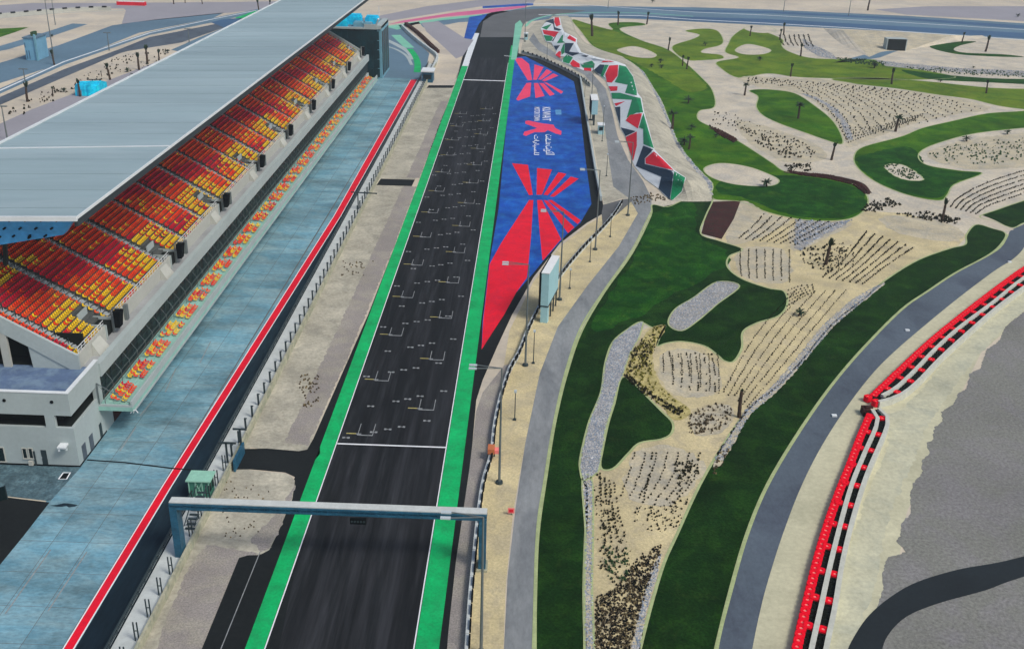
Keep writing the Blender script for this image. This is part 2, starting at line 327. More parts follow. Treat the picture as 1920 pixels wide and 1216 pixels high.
RAYS_HI = [[(964, 109), (978, 109), (992, 120), (998, 150), (990, 151)], [(1002, 121), (1019, 126), (1006, 150), (1000, 150)], [(1025, 130), (1035, 135), (1014, 150), (1009, 149)], [(1037, 138), (1047, 142), (1021, 153), (1016, 151)],
    [(987, 156), (996, 155), (994, 181), (971, 189), (968, 186)], [(1001, 156), (1009, 156), (1021, 180), (1004, 184)], [(1011, 156), (1019, 156), (1040, 177), (1031, 180)], [(1020, 155), (1025, 155), (1056, 172), (1052, 176)]]
for p in RAYS_LO: area('logo_ray', p, M['red'], 5, False, parent=run)
for p in RAYS_HI: area('logo_ray', p, M['red_pink'], 5, False, parent=run)
area('logo_emblem', [(985, 227), (991, 226), (1015, 231), (1038, 234), (1041, 240), (1053, 246), (1052, 253), (1043, 251), (1027, 244), (1021, 248), (1002, 248), (986, 255), (981, 253), (983, 247), (1002, 242), (1007, 240), (985, 232)], M['red_pink'], 5, False, parent=run)
def ground_text(txt, x, y, hx, ly, name, m=None, font_ok=True):
    """flat lettering: tops of the letters towards +X, reading away from the far end (-Y)"""
    cu = bpy.data.curves.new(name, 'FONT'); cu.body = txt; cu.size = 1; cu.align_x = 'LEFT'; cu.offset = .008
    o = bpy.data.objects.new(name, cu); COL.objects.link(o); dg = bpy.context.evaluated_depsgraph_get(); dg.update()
    me = bpy.data.meshes.new_from_object(o.evaluated_get(dg)); bpy.data.objects.remove(o)
    if not len(me.vertices): return None
    xs = [v.co.x for v in me.vertices]; ys = [v.co.y for v in me.vertices]
    x0, x1, y0, y1 = min(xs), max(xs), min(ys), max(ys)
    for v in me.vertices:
        a = (v.co.x-x0)/(x1-x0); b = (v.co.y-y0)/(y1-y0); v.co = Vector((x+b*hx, y-a*ly, 6*LAY))
    me.materials.clear(); me.materials.append(m or M['white'])
    bm = bmesh.new(); bm.from_mesh(me)
    for f in bm.faces:
        if f.normal.z < 0: f.normal_flip()
    bm.to_mesh(me); bm.free(); me.update()
    o = bpy.data.objects.new(name, me); COL.objects.link(o); o.parent = run; return o
def text_px(txt, a, b, name, m=None):
    p = G(*a); q = G(*b); ground_text(txt, p.x, p.y, q.x-p.x, p.y-q.y, name, m)
text_px('KUWAIT', (1017, 201), (1033, 227), 'lettering')
text_px('MOTOR TOWN', (1002, 201), (1012, 227), 'lettering')
text_px('\uFE96\uFEE8\uFBAE\uFEAA\uFEE3 \uFE96\uFEF3\uFEEE\uFEDC\uFEDF\uFE8D', (1018, 252), (1040, 291), 'arabic_lettering')
text_px('\uFE95\uFE8E\uFEAD\uFE8E\uFEF4\uFEB4\uFEE0\uFEDF', (999, 253), (1011, 291), 'arabic_lettering')
area('pale_patch', [(1041, 206), (1052, 206), (1053, 215), (1042, 215)], mat('pale blue patch', (.10, .30, .55)), 5, False, parent=run)

# pit lane
area('pit_lane', [(-400, 1420), (0, 1060), (93, 942), (155, 863), (190, 800), (230, 750), (300, 660), (690, 140), (780, 140), (787, 145), (640, 400), (322, 912), (140, 1216), (30, 1400)], M['pit_concrete'], 3, False)
area('asphalt_ground', [(138, 1216), (322, 912), (640, 402), (785, 147), (830, 138), (800, 200), (745, 300), (700, 380), (480, 760), (330, 1080), (170, 1400), (20, 1400)], M['asphalt_pit'], 2, False)
plane_ = bpy.data.objects['pit_lane']
area('pit_lane_joint_ground', [(-57.2, 55), (-44.5, 55), (-43.6, 210), (-43.2, 360), (-56.6, 360), (-56.6, 108)], M['asphalt_mid'], 4, False, world=True)
for j in range(55):
    y0 = 62+5.5*j; xr = -44.45+(y0-78)*.0048
    for k in range(3):
        wd_ = (xr+56.9)/3; xa = -56.9+wd_*k; b = MB(); z = 4.6*LAY; b.face([(xa+.03, y0+.03, z), (xa+wd_-.03, y0+.03, z), (xa+wd_-.03, y0+5.47, z), (xa+.03, y0+5.47, z)]); b.build('concrete_slab', M['pit_concrete'], plane_)
pr = area('pit_lane_line', [(-60, 1510), (120, 1213), (304, 912), (626, 405), (770, 150), (783, 149), (639, 405), (321, 912), (138, 1216), (-35, 1510)], M['red'], 5, False)
line('edge_line', [(-60, 1510), (120, 1213), (304, 912), (626, 405), (770, 150)], .14, M['white'], 6, pr)
line('edge_line', [(-35, 1510), (138, 1216), (321, 912), (639, 405), (783, 149)], .14, M['white'], 6, pr)
line('drain_channel', [(163, 862), (235, 867), (325, 878), (375, 882)], .28, M['black'], 7)
line('pit_lane_line', [(255, 800), (225, 845)], .16, M['white_worn'], 5); line('pit_lane_line', [(285, 752), (262, 780)], .16, M['white_worn'], 5)
line('pit_lane_line', [(95, 1030), (10, 1150)], .16, M['white_worn'], 5); line('pit_lane_line', [(163, 1034), (90, 1145)], .16, M['white_worn'], 5)
line('pit_lane_line', [(330, 690), (310, 735)], .14, M['white_worn'], 5); line('pit_lane_line', [(395, 640), (375, 680)], .14, M['white_worn'], 5)
area('asphalt_ground', [(-300, 1420), (-300, 925), (0, 930), (93, 941), (45, 1003), (0, 1058)], M['asphalt_run'], 5, False)
area('paving', [(-300, 862), (0, 866), (150, 876), (163, 863), (94, 939), (0, 928), (-300, 915)], M['paver'], 5, False)
dr = area('drain_cover', [(119, 887), (131, 887), (124, 897), (111, 897)], M['black'], 8, False)
line('drain_cover', [(119, 886), (132, 886), (125, 898), (110, 898), (119, 886)], .18, M['white'], 9)
area('skid_marking', [(95, 946), (120, 942), (150, 945), (140, 950), (115, 949)], M['asphalt_pit'], 6, False, wob=.35)

# verge between pit wall and straight
area('verge_ground', [(208, 1330), (278, 1190), (437, 876), (454, 842), (531, 690), (622, 510), (703, 350), (728, 300), (796, 165), (822, 105), (868, 103), (852, 165), (795, 300), (772, 350), (740, 440), (660, 640), (578, 842), (560, 846), (500, 842), (470, 838), (440, 877), (540, 888), (553, 900), (548, 935), (520, 1000), (505, 1030), (490, 1038), (460, 1040), (380, 1216), (330, 1330)], M['sand_verge'], 3, False)
area('crossing_road', [(428, 880), (452, 841), (500, 840), (560, 845), (576, 842), (600, 800), (600, 850), (560, 900), (552, 893), (535, 885), (470, 879)], M['asphalt_run'], 5, False)
area('crossing_road', [(706, 347), (714, 335), (778, 337), (772, 349)], M['asphalt_run'], 5, False)
area('crossing_road', [(800, 165), (804, 160), (852, 160), (848, 165)], M['asphalt_run'], 5, False)
area('gravel', [(265, 1330), (300, 1190), (355, 1060), (390, 1020), (450, 1030), (490, 1037), (448, 1048), (380, 1216), (330, 1330)], M['gravel_pink'], 4, False, wob=.3, kind='stuff')
area('gravel', [(-31.6, 118), (-28.4, 117.5), (-27.6, 142), (-26.95, 194), (-27.0, 236), (-30.2, 236), (-30.6, 200), (-31.0, 160)], M['gravel_pink'], 4, False, world=True, wob=.35, kind='stuff')
area('gravel', [(-30.2, 243), (-27.0, 243), (-27.2, 330), (-29.6, 330)], M['gravel_pink'], 4, False, world=True, wob=.35, kind='stuff')
area('gravel', [(520, 960), (553, 905), (548, 935), (520, 1000), (505, 1030), (488, 1034), (470, 1010)], M['gravel_pink'], 5, False, wob=.4, kind='stuff')

# right of the straight
area('gravel', [(946, 684), (965, 682), (957, 700), (938, 752), (926, 808), (920, 862), (905, 912), (895, 982), (886, 1072), (875, 1216), (868, 1330), (832, 1330), (840, 1190), (855, 1050), (880, 880), (893, 770), (905, 735)], M['gravel_pink'], 3, False, kind='stuff')
area('verge_ground', [(1165, 378), (1140, 398), (1100, 422), (1050, 462), (1000, 528), (955, 620), (945, 684), (965, 682), (957, 700), (938, 752), (926, 808), (920, 862), (905, 912), (895, 982), (886, 1072), (875, 1216), (868, 1330), (940, 1330), (948, 1100), (962, 960), (985, 830), (1012, 700), (1046, 612), (1100, 537), (1160, 462), (1196, 400), (1200, 375)], M['sand_warm'], 2, False)
area('verge_ground', [(985, 60), (1005, 42), (1040, 32), (1030, 60), (1040, 95), (1100, 130), (1140, 170), (1150, 230), (1165, 290), (1200, 340), (1225, 375), (1190, 375), (1165, 372), (1132, 384), (1108, 240), (1088, 148), (1040, 116), (975, 100)], M['sand_verge'], 2, False)
sr = area('service_road', [(925, 1400), (945, 1216), (952, 1080), (967, 950), (985, 830), (1012, 700), (1046, 612), (1100, 537), (1160, 462), (1196, 400), (1180, 372), (1150, 350), (1142, 300), (1137, 260), (1128, 200), (1118, 165), (1095, 140), (1050, 115), (1010, 95), (992, 75), (1000, 62), (1012, 80), (1050, 105), (1105, 132), (1135, 165), (1148, 210), (1158, 255), (1178, 300), (1205, 338), (1222, 372), (1220, 395), (1185, 470), (1133, 545), (1090, 614), (1062, 695), (1040, 790), (1022, 900), (1008, 1000), (1003, 1120), (1001, 1216), (995, 1400)], M['service'], 4, False)
area('asphalt_ground', [(1131, 384), (1166, 374), (1190, 372), (1165, 395), (1130, 425), (1128, 400)], M['asphalt_mid'], 5, False)
line('guard_kerb', [(1000, 1216), (1007, 1000), (1021, 900), (1039, 790), (1061, 695), (1089, 614), (1132, 545), (1184, 470), (1220, 398)], .3, M['edging'], 9, sm=True)

# ------------------------------------------------------------------ garden between the roads
area('garden_ground', [(1000, 1330), (1003, 1120), (1022, 900), (1062, 695), (1133, 545), (1220, 400), (1222, 372), (1300, 360), (1320, 340), (1290, 295), (1240, 190), (1175, 112), (1110, 75), (1075, 36), (1200, 38), (1440, 50), (1700, 62), (1920, 75), (2200, 90), (2200, 330), (1920, 425), (1886, 437), (1870, 460), (1740, 545), (1560, 720), (1430, 930), (1360, 1140), (1330, 1330)], M['sand_pale'], 2, False)
area('garden_ground', [(1095, 1330), (1095, 1100), (1100, 920), (1088, 870), (1127, 735), (1150, 640), (1250, 600), (1350, 640), (1390, 600), (1365, 480), (1340, 450), (1390, 376), (1500, 412), (1620, 395), (1700, 400), (1815, 440), (1780, 480), (1620, 580), (1450, 750), (1330, 900), (1240, 1080), (1190, 1330)], M['sand_warm'], 3, False)
def lawn(pts, m='lawn_near', lay=5, edge=.35): return area('lawn', pts, M[m], lay, True, edge)
lawn([(1003, 1330), (1003, 1216), (1004, 1120), (1009, 1000), (1023, 900), (1041, 790), (1063, 700), (1091, 620), (1135, 545), (1185, 475), (1220, 405), (1223, 384), (1250, 388), (1275, 378), (1300, 367), (1336, 370), (1323, 405), (1314, 438), (1350, 452), (1392, 467), (1368, 480), (1364, 500), (1390, 522), (1440, 540), (1470, 546), (1476, 570), (1460, 592), (1420, 605), (1393, 622), (1391, 652), (1376, 677), (1358, 676), (1345, 665), (1320, 648), (1280, 640), (1250, 643), (1232, 648), (1240, 625), (1247, 610), (1225, 614), (1208, 606), (1198, 604), (1180, 615), (1150, 640), (1135, 680), (1127, 735), (1105, 790), (1090, 850), (1088, 880), (1100, 920), (1098, 1000), (1095, 1100), (1097, 1216), (1099, 1330)])
lawn([(1165, 708), (1190, 720), (1215, 745), (1240, 770), (1261, 792), (1259, 812), (1240, 823), (1200, 830), (1178, 850), (1150, 878), (1126, 876), (1130, 840), (1141, 790), (1152, 755)], 'lawn_near')
lawn([(1180, 1330), (1200, 1216), (1240, 1070), (1270, 1000), (1325, 885), (1400, 770), (1450, 730), (1500, 680), (1560, 608), (1620, 560), (1660, 525), (1720, 488), (1780, 466), (1810, 458), (1812, 440), (1830, 421), (1860, 428), (1886, 438), (1875, 460), (1850, 480), (1790, 512), (1740, 545), (1690, 580), (1620, 650), (1560, 720), (1500, 805), (1440, 905), (1400, 1000), (1368, 1110), (1342, 1216), (1318, 1330)])
lawn([(1837, 406), (1870, 393), (1920, 376), (2050, 335), (2060, 380), (1960, 405), (1920, 418), (1898, 427), (1865, 415)], 'lawn_near')
lawn([(1073, 37), (1110, 47), (1148, 56), (1142, 44), (1190, 42), (1210, 47), (1162, 54), (1200, 75), (1250, 92), (1282, 115), (1318, 148), (1336, 170), (1340, 200), (1312, 208), (1310, 225), (1345, 243), (1385, 265), (1420, 287), (1450, 307), (1475, 322), (1550, 333), (1605, 347), (1627, 370), (1622, 392), (1600, 408), (1560, 414), (1500, 411), (1440, 398), (1388, 378), (1336, 372), (1336, 345), (1312, 320), (1290, 295), (1270, 265), (1258, 235), (1240, 190), (1225, 165), (1205, 135), (1175, 112), (1135, 97), (1110, 85), (1090, 60)], 'lawn_mid', 5)
area('lawn', [(1075, 38), (1110, 48), (1148, 57), (1200, 76), (1250, 93), (1280, 116), (1310, 145), (1325, 165), (1290, 172), (1250, 150), (1215, 130), (1175, 110), (1135, 95), (1110, 82), (1090, 58)], M['lawn_far'], 7, True, wob=1.0)
area('lawn', [(1400, 330), (1500, 330), (1600, 350), (1622, 372), (1615, 395), (1560, 410), (1480, 402), (1400, 372), (1350, 362), (1345, 345)], M['lawn_deep'], 7, True, wob=.8)
area('lawn', [(1110, 620), (1140, 555), (1190, 480), (1225, 400), (1300, 380), (1310, 440), (1360, 470), (1355, 500), (1250, 560), (1180, 600)], M['lawn_deep'], 7, True, wob=1.2)
lawn([(1262, 86), (1300, 73), (1311, 65), (1285, 58), (1320, 54), (1345, 58), (1356, 75), (1350, 85), (1322, 92), (1316, 99), (1350, 103), (1355, 110), (1320, 113), (1290, 113), (1268, 101)], 'lawn_far')
lawn([(1375, 67), (1400, 53), (1440, 62), (1468, 75), (1466, 86), (1482, 98), (1530, 110), (1640, 112), (1690, 125), (1760, 137), (1790, 146), (1700, 150), (1600, 148), (1500, 145), (1440, 138), (1385, 146), (1350, 127), (1345, 116), (1385, 108), (1360, 98), (1366, 82)], 'lawn_far')
lawn([(1560, 148), (1640, 146), (1740, 153), (1860, 165), (2000, 172), (2000, 212), (1920, 205), (1870, 198), (1820, 186), (1760, 178), (1680, 166), (1600, 157)], 'lawn_far')
lawn([(1405, 170), (1440, 168), (1490, 175), (1530, 200), (1560, 225), (1576, 250), (1579, 270), (1550, 263), (1510, 249), (1460, 231), (1430, 216), (1418, 200), (1421, 181)], 'lawn_mid')
lawn([(2010, 198), (1920, 208), (1850, 213), (1790, 226), (1730, 240), (1690, 256), (1620, 275), (1602, 291), (1606, 312), (1640, 340), (1700, 365), (1760, 376), (1776, 366), (1790, 346), (1842, 325), (1800, 320), (1740, 310), (1722, 295), (1732, 280), (1770, 265), (1830, 250), (1920, 240), (2010, 232)], 'lawn_mid')
area('lawn', [(1605, 300), (1640, 285), (1700, 275), (1725, 290), (1740, 312), (1790, 322), (1835, 326), (1785, 345), (1765, 370), (1700, 362), (1640, 338)], M['lawn_deep'], 7, True, wob=.8)
lawn([(1690, 131), (1760, 139), (1860, 147), (1990, 150), (1990, 160), (1840, 154), (1740, 148)], 'lawn_deep', 6, 0)
lawn([(1743, 88), (1775, 79), (1830, 78), (1802, 85), (1788, 93), (1810, 99), (1880, 102), (1920, 107), (1860, 106), (1790, 101)], 'lawn_deep', 6, 0)
def bed(pts, m='sand_pale', lay=9, edge=.3, sm=True, wob=0): return area('planting_ground', pts, M[m], lay, sm, edge, wob=wob)
bed([(1158, 93), (1185, 87), (1210, 92), (1231, 103), (1220, 109), (1190, 107), (1165, 99)])
bed([(1320, 316), (1350, 306), (1400, 312), (1445, 328), (1461, 340), (1440, 349), (1380, 346), (1335, 333)])
bed([(1378, 94), (1400, 83), (1430, 88), (1446, 95), (1430, 102), (1395, 102)])
bed([(1658, 312), (1680, 307), (1705, 315), (1731, 335), (1710, 339), (1680, 331)], wob=.4)
bed([(1395, 52), (1430, 48), (1455, 56), (1440, 62), (1410, 60)], 'sand_pale')
bed([(1385, 150), (1400, 143), (1450, 145), (1560, 150), (1640, 164), (1760, 178), (1850, 198), (1845, 208), (1800, 213), (1720, 230), (1640, 258), (1590, 277), (1583, 262), (1570, 235), (1545, 205), (1500, 176), (1440, 167)], 'sand_grey', 6, 0, wob=1)
bed([(1380, 225), (1430, 235), (1500, 258), (1545, 280), (1540, 300), (1480, 305), (1440, 290), (1400, 262)], 'sand_grey', 6, 0, wob=1)
bed([(1742, 285), (1790, 268), (1860, 255), (1990, 248), (1990, 300), (1850, 318), (1790, 312), (1752, 302)], 'sand_grey', 6, 0, wob=1)
bed([(1650, 410), (1690, 405), (1780, 420), (1805, 440), (1790, 452), (1720, 446), (1670, 430)], 'sand_grey', 6, 0, wob=1)
bed([(1240, 665), (1280, 652), (1325, 668), (1350, 700), (1345, 735), (1310, 745), (1265, 740), (1240, 710)], 'sand_grey', 6, 0, wob=.8)  # grey shading of the planted mound, painted as a flat patch
bed([(1190, 850), (1240, 835), (1300, 850), (1320, 880), (1290, 930), (1230, 950), (1180, 930), (1170, 890)], 'sand_grey', 6, 0, wob=1)
bed([(1385, 470), (1420, 462), (1470, 470), (1485, 500), (1470, 530), (1420, 528), (1380, 505)], 'sand_grey', 6, 0, wob=.8)
bed([(1388, 377), (1440, 400), (1480, 411), (1465, 425), (1400, 455), (1360, 447)], 'sand_grey', 6, 0, wob=.5)
bed([(1480, 430), (1560, 420), (1600, 420), (1540, 450), (1490, 470)], 'sand_grey', 6, 0, wob=.8)
area('mulch_ground', [(1336, 378), (1389, 376), (1376, 410), (1353, 448), (1315, 438), (1323, 405)], M['mulch'], 8, False)
line('mulch_edge_ground', [(1470, 322), (1500, 326), (1560, 331), (1610, 343), (1628, 362)], 1.8, M['mulch'], 8, sm=True)
line('mulch_edge_ground', [(1330, 240), (1350, 246), (1372, 258), (1380, 265)], 1.8, M['mulch'], 8, sm=True)

# karting side
area('kart_road', [(1335, 1330), (1344, 1216), (1370, 1110), (1402, 1000), (1442, 905), (1502, 805), (1562, 720), (1622, 650), (1692, 580), (1742, 545), (1792, 512), (1852, 480), (1877, 462), (1890, 440), (1920, 420), (2100, 350), (2100, 395), (1975, 428), (1932, 450), (1914, 472), (1896, 488), (1864, 508), (1800, 556), (1736, 608), (1680, 656), (1636, 700), (1588, 762), (1541, 835), (1502, 912), (1468, 1000), (1440, 1088), (1424, 1150), (1408, 1230), (1393, 1330)], M['asphalt_blue'], 4, True)
line('kart_edging', [(1335, 1330), (1344, 1216), (1370, 1110), (1402, 1000), (1442, 905), (1502, 805), (1562, 720), (1622, 650), (1692, 580), (1742, 545), (1792, 512), (1852, 480), (1877, 462), (1890, 440)], .35, M['edging'], 13, sm=True)
area('verge_ground', [(1385, 1330), (1420, 1132), (1490, 912), (1610, 725), (1730, 600), (1890, 480), (2100, 380), (2100, 560), (1920, 600), (1880, 625), (1840, 660), (1790, 760), (1700, 960), (1640, 1330)], M['sand_kart'], 2, False)
area('verge_ground', [(1640, 785), (1700, 760), (1760, 690), (1830, 620), (1920, 550), (2000, 500), (2000, 540), (1910, 590), (1850, 650), (1800, 710), (1745, 790), (1715, 860), (1670, 960), (1650, 1050), (1625, 1140), (1590, 1240), (1555, 1330), (1500, 1330), (1560, 1150), (1610, 970), (1665, 830)], M['sand_olive'], 3, True, wob=.5)
area('gravel_ground', [(2300, 1420), (2300, 480), (1990, 545), (1925, 580), (1885, 612), (1872, 640), (1850, 655), (1838, 690), (1818, 700), (1812, 728), (1796, 738), (1790, 755), (1765, 772), (1768, 790), (1752, 800), (1748, 826), (1738, 830), (1742, 850), (1728, 862), (1730, 885), (1712, 905), (1706, 930), (1708, 962), (1690, 980), (1688, 1005), (1680, 1012), (1698, 1034), (1662, 1046), (1655, 1075), (1656, 1105), (1648, 1130), (1620, 1200), (1600, 1420)], M['gravel_grey'], 4, False, wob=.22)
area('kart_road', [(2200, 960), (1920, 1042), (1800, 1066), (1720, 1090), (1670, 1118), (1630, 1152), (1603, 1190), (1585, 1230), (1560, 1330), (1620, 1330), (1650, 1230), (1665, 1190), (1700, 1155), (1760, 1130), (1850, 1105), (1920, 1080), (2200, 995)], mat('fresh black asphalt', (.012, .018, .021), .25, .1, .85, .15, 2), 6, True)
line('path', [(1812, 398), (1850, 412), (1890, 432)], 3.0, M['sand'], 8, sm=True)
# far roads
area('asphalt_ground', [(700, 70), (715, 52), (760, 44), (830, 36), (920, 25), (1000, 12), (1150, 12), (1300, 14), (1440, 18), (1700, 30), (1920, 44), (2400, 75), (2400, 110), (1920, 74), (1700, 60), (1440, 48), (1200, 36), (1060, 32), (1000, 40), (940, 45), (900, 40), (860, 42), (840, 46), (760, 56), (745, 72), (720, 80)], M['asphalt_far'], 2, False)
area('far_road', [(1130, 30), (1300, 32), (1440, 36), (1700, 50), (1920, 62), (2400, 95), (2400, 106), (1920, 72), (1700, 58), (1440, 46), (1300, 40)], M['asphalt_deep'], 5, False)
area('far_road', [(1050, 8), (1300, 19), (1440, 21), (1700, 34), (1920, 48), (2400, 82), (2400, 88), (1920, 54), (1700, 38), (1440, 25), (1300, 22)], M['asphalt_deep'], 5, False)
line('far_road_line', [(985, 6), (1100, 10), (1300, 23), (1440, 29), (1700, 43), (1920, 56), (2300, 84)], 1.2, M['mural_white'], 7)
line('far_road_line', [(1010, 28), (1200, 30), (1300, 37), (1440, 44), (1600, 53), (1920, 75), (2300, 102)], 1.6, M['mural_white'], 7)
line('far_road_line', [(985, 50), (1000, 38), (1040, 28), (1110, 24), (1200, 25), (1300, 31)], 1.4, M['green_pale'], 7, sm=True)
area('far_gravel_ground', [(1740, 12), (1920, 12), (2300, 25), (2300, 60), (1920, 40), (1850, 36), (1700, 28), (1640, 18)], M['mauve'], 3, False)
area('painted_ground', [(726, 46), (760, 38), (850, 24), (905, 18), (990, 10), (985, 14), (905, 26), (830, 32), (760, 42)], M['pink_far'], 4, False)
area('painted_ground', [(722, 50), (760, 44), (830, 34), (905, 27), (900, 31), (830, 38), (780, 46), (745, 56)], M['green_pale'], 5, False)
area('painted_ground', [(880, 32), (914, 27), (898, 45), (885, 74), (870, 72)], M['blue'], 6, False)
area('painted_ground', [(905, 12), (1000, 6), (1000, 10), (905, 16)], M['blue'], 6, False)
area('mauve_ground', [(790, 43), (822, 40), (872, 72), (888, 75), (868, 105), (855, 110), (832, 88), (800, 60)], M['mauve'], 6, False)
area('verge_ground', [(747, 48), (785, 41), (800, 60), (832, 88), (856, 110), (868, 104), (850, 160), (800, 160), (822, 105), (808, 90)], M['sand'], 5, False)
area('mauve_ground', [(690, 34), (800, 12), (900, 0), (1010, -8), (1000, 6), (905, 12), (850, 20), (740, 38), (710, 42)], M['mauve'], 3, False)
# pit exit yard
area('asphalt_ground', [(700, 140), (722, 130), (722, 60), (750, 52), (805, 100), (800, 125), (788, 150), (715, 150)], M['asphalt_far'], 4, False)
line('kerb_line', [(722, 74), (745, 85), (765, 97), (776, 112)], 2.4, M['concrete'], 8, sm=True)
line('kerb_line', [(722, 86), (745, 94), (763, 106), (772, 122)], 1.2, M['concrete'], 8, sm=True)
line('painted_kerb_line', [(768, 92), (778, 105), (783, 120), (782, 136)], 2.4, M['green'], 9, sm=True)
line('painted_kerb_line', [(742, 66), (755, 78), (768, 90)], 4, M['green_pale'], 7, sm=True)

# far left yards and roads
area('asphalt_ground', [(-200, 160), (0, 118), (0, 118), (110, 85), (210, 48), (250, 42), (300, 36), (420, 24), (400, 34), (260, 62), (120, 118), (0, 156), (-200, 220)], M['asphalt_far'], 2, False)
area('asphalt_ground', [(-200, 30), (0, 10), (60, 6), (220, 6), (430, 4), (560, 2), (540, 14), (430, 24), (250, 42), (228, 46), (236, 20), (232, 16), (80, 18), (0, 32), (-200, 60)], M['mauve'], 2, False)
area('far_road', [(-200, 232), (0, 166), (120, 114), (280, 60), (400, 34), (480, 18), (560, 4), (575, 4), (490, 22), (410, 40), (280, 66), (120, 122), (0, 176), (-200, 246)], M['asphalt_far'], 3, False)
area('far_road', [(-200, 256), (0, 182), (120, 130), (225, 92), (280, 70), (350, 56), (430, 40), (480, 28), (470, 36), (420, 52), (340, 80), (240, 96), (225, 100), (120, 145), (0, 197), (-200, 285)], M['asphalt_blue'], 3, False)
line('far_road_line', [(-100, 210), (0, 170), (120, 116), (280, 62), (390, 38), (480, 20)], .9, M['mural_white'], 6)
area('asphalt_ground', [(-200, 300), (0, 232), (60, 205), (200, 152), (330, 102), (360, 96), (300, 130), (150, 200), (0, 270), (-200, 360)], M['mauve'], 3, False)
area('asphalt_ground', [(320, 94), (370, 72), (430, 48), (450, 50), (380, 80), (345, 98)], M['asphalt_far'], 4, False)
area('painted_ground', [(395, 42), (420, 36), (455, 34), (445, 46), (420, 52)], M['asphalt_deep'], 5, False)
area('painted_ground', [(440, 34), (480, 20), (500, 20), (470, 38)], M['green'], 5, False)
area('lawn', [(-150, 60), (0, 54), (54, 51), (30, 60), (0, 70), (-150, 90)], M['lawn_mid'], 4, False)
line('far_road', [(-100, 110), (0, 92), (80, 68), (150, 45)], 7, M['asphalt_far'], 4)
line('wall_line', [(-50, 38), (0, 34), (120, 24), (232, 20)], 2.2, M['concrete_warm'], 5)

# painted embankment
BL = [(30, 1036), (45, 1018), (60, 1014), (78, 1022), (86, 1036), (97, 1043), (105, 1042), (112, 1053), (120, 1068), (130, 1096), (135, 1109), (143, 1126), (152, 1137), (163, 1141), (186, 1148), (202, 1153), (240, 1163), (262, 1176), (303, 1186), (312, 1190), (336, 1210), (354, 1235), (368, 1248), (380, 1262)]
BR = [(30, 1050), (48, 1053), (60, 1060), (72, 1082), (82, 1083), (98, 1092), (103, 1108), (110, 1130), (115, 1155), (121, 1172), (142, 1187), (175, 1196), (211, 1208), (238, 1216), (280, 1227), (297, 1243), (319, 1265), (333, 1286), (350, 1296), (380, 1300)]
BO = [(30, 1068), (60, 1078), (80, 1095), (95, 1130), (105, 1165), (125, 1195), (150, 1215), (180, 1230), (210, 1245), (240, 1256), (270, 1268), (295, 1285), (320, 1305), (340, 1325), (365, 1335), (380, 1336)]
def interp(T, v):
    if v <= T[0][0]: return T[0][1]
    for (a, x), (b, y) in zip(T, T[1:]):
        if v <= b: return x+(y-x)*(v-a)/(b-a)
    return T[-1][1]
def bank_h(u, v):
    l, r, o = interp(BL, v), interp(BR, v), interp(BO, v); hh = 3.4*max(0, min(1, (v-30)/30))*max(0, min(1, (378-v)/40))
    if u <= l or u >= o: return 0
    if u < r: return hh*min(1, (u-l)/max(r-l, 1)*1.15)
    return hh*(1-((u-r)/(o-r))**2)
bk = MB(); rows = []
vs = [30+i*4 for i in range(88)]
for v in vs:
    l, r, o = interp(BL, v), interp(BR, v), interp(BO, v); us = [l-3]+[l+(r-l)*k/5 for k in range(6)]+[r+(o-r)*k/5 for k in range(1, 6)]+[o+2]
    rows.append([G(u, v, bank_h(u, v)+.01) for u in us])
n = len(rows[0]); bk.add([p for r in rows for p in r], [(i*n+k, i*n+k+1, (i+1)*n+k+1, (i+1)*n+k) for i in range(len(rows)-1) for k in range(n-1)])
bank = bk.build('embankment_ground', M['sand_verge']); tag(bank, kind='structure')
def drape(pts, m, off):
    q = [Vector((u, v, 0)) for u, v in pts]
    b = MB(); b.add(q, [t for t in geometry.tessellate_polygon([q])]); o = b.build('mural_paint', m, bank); bm = bmesh.new(); bm.from_mesh(o.data)
    bmesh.ops.remove_doubles(bm, verts=bm.verts, dist=1e-4)
    for _ in range(6):
        es = [e for e in bm.edges if e.calc_length() > 7]
        if not es: break
        bmesh.ops.subdivide_edges(bm, edges=es, cuts=1); bmesh.ops.triangulate(bm, faces=bm.faces)
    for w in bm.verts:
        u, v = w.co.x, w.co.y; w.co = G(u, v, bank_h(u, v)+off)
    bm.normal_update()
    for f in bm.faces:
        if f.normal.z < 0: f.normal_flip()
    bm.to_mesh(o.data); bm.free(); return o
drape([(1038, 33), (1050, 33), (1053, 48), (1058, 60), (1082, 72), (1082, 82), (1090, 98), (1105, 103), (1130, 110), (1155, 115), (1172, 121), (1187, 142), (1196, 175), (1203, 184), (1208, 211), (1216, 238), (1227, 280), (1243, 297), (1265, 319), (1286, 333), (1279, 360), (1261, 376), (1248, 368), (1235, 354), (1210, 336), (1190, 312), (1186, 303), (1176, 262), (1163, 240), (1153, 202), (1148, 186), (1141, 163), (1137, 152), (1126, 143), (1112, 130), (1109, 135), (1094, 132), (1070, 122), (1053, 116), (1058, 106), (1041, 104), (1043, 97), (1037, 86), (1034, 80), (1023, 78), (1018, 66), (1014, 53), (1021, 44)], M['mural_white'], .10)
Rr, Nn, Gg = 'mural_red', 'mural_navy', 'mural_green'
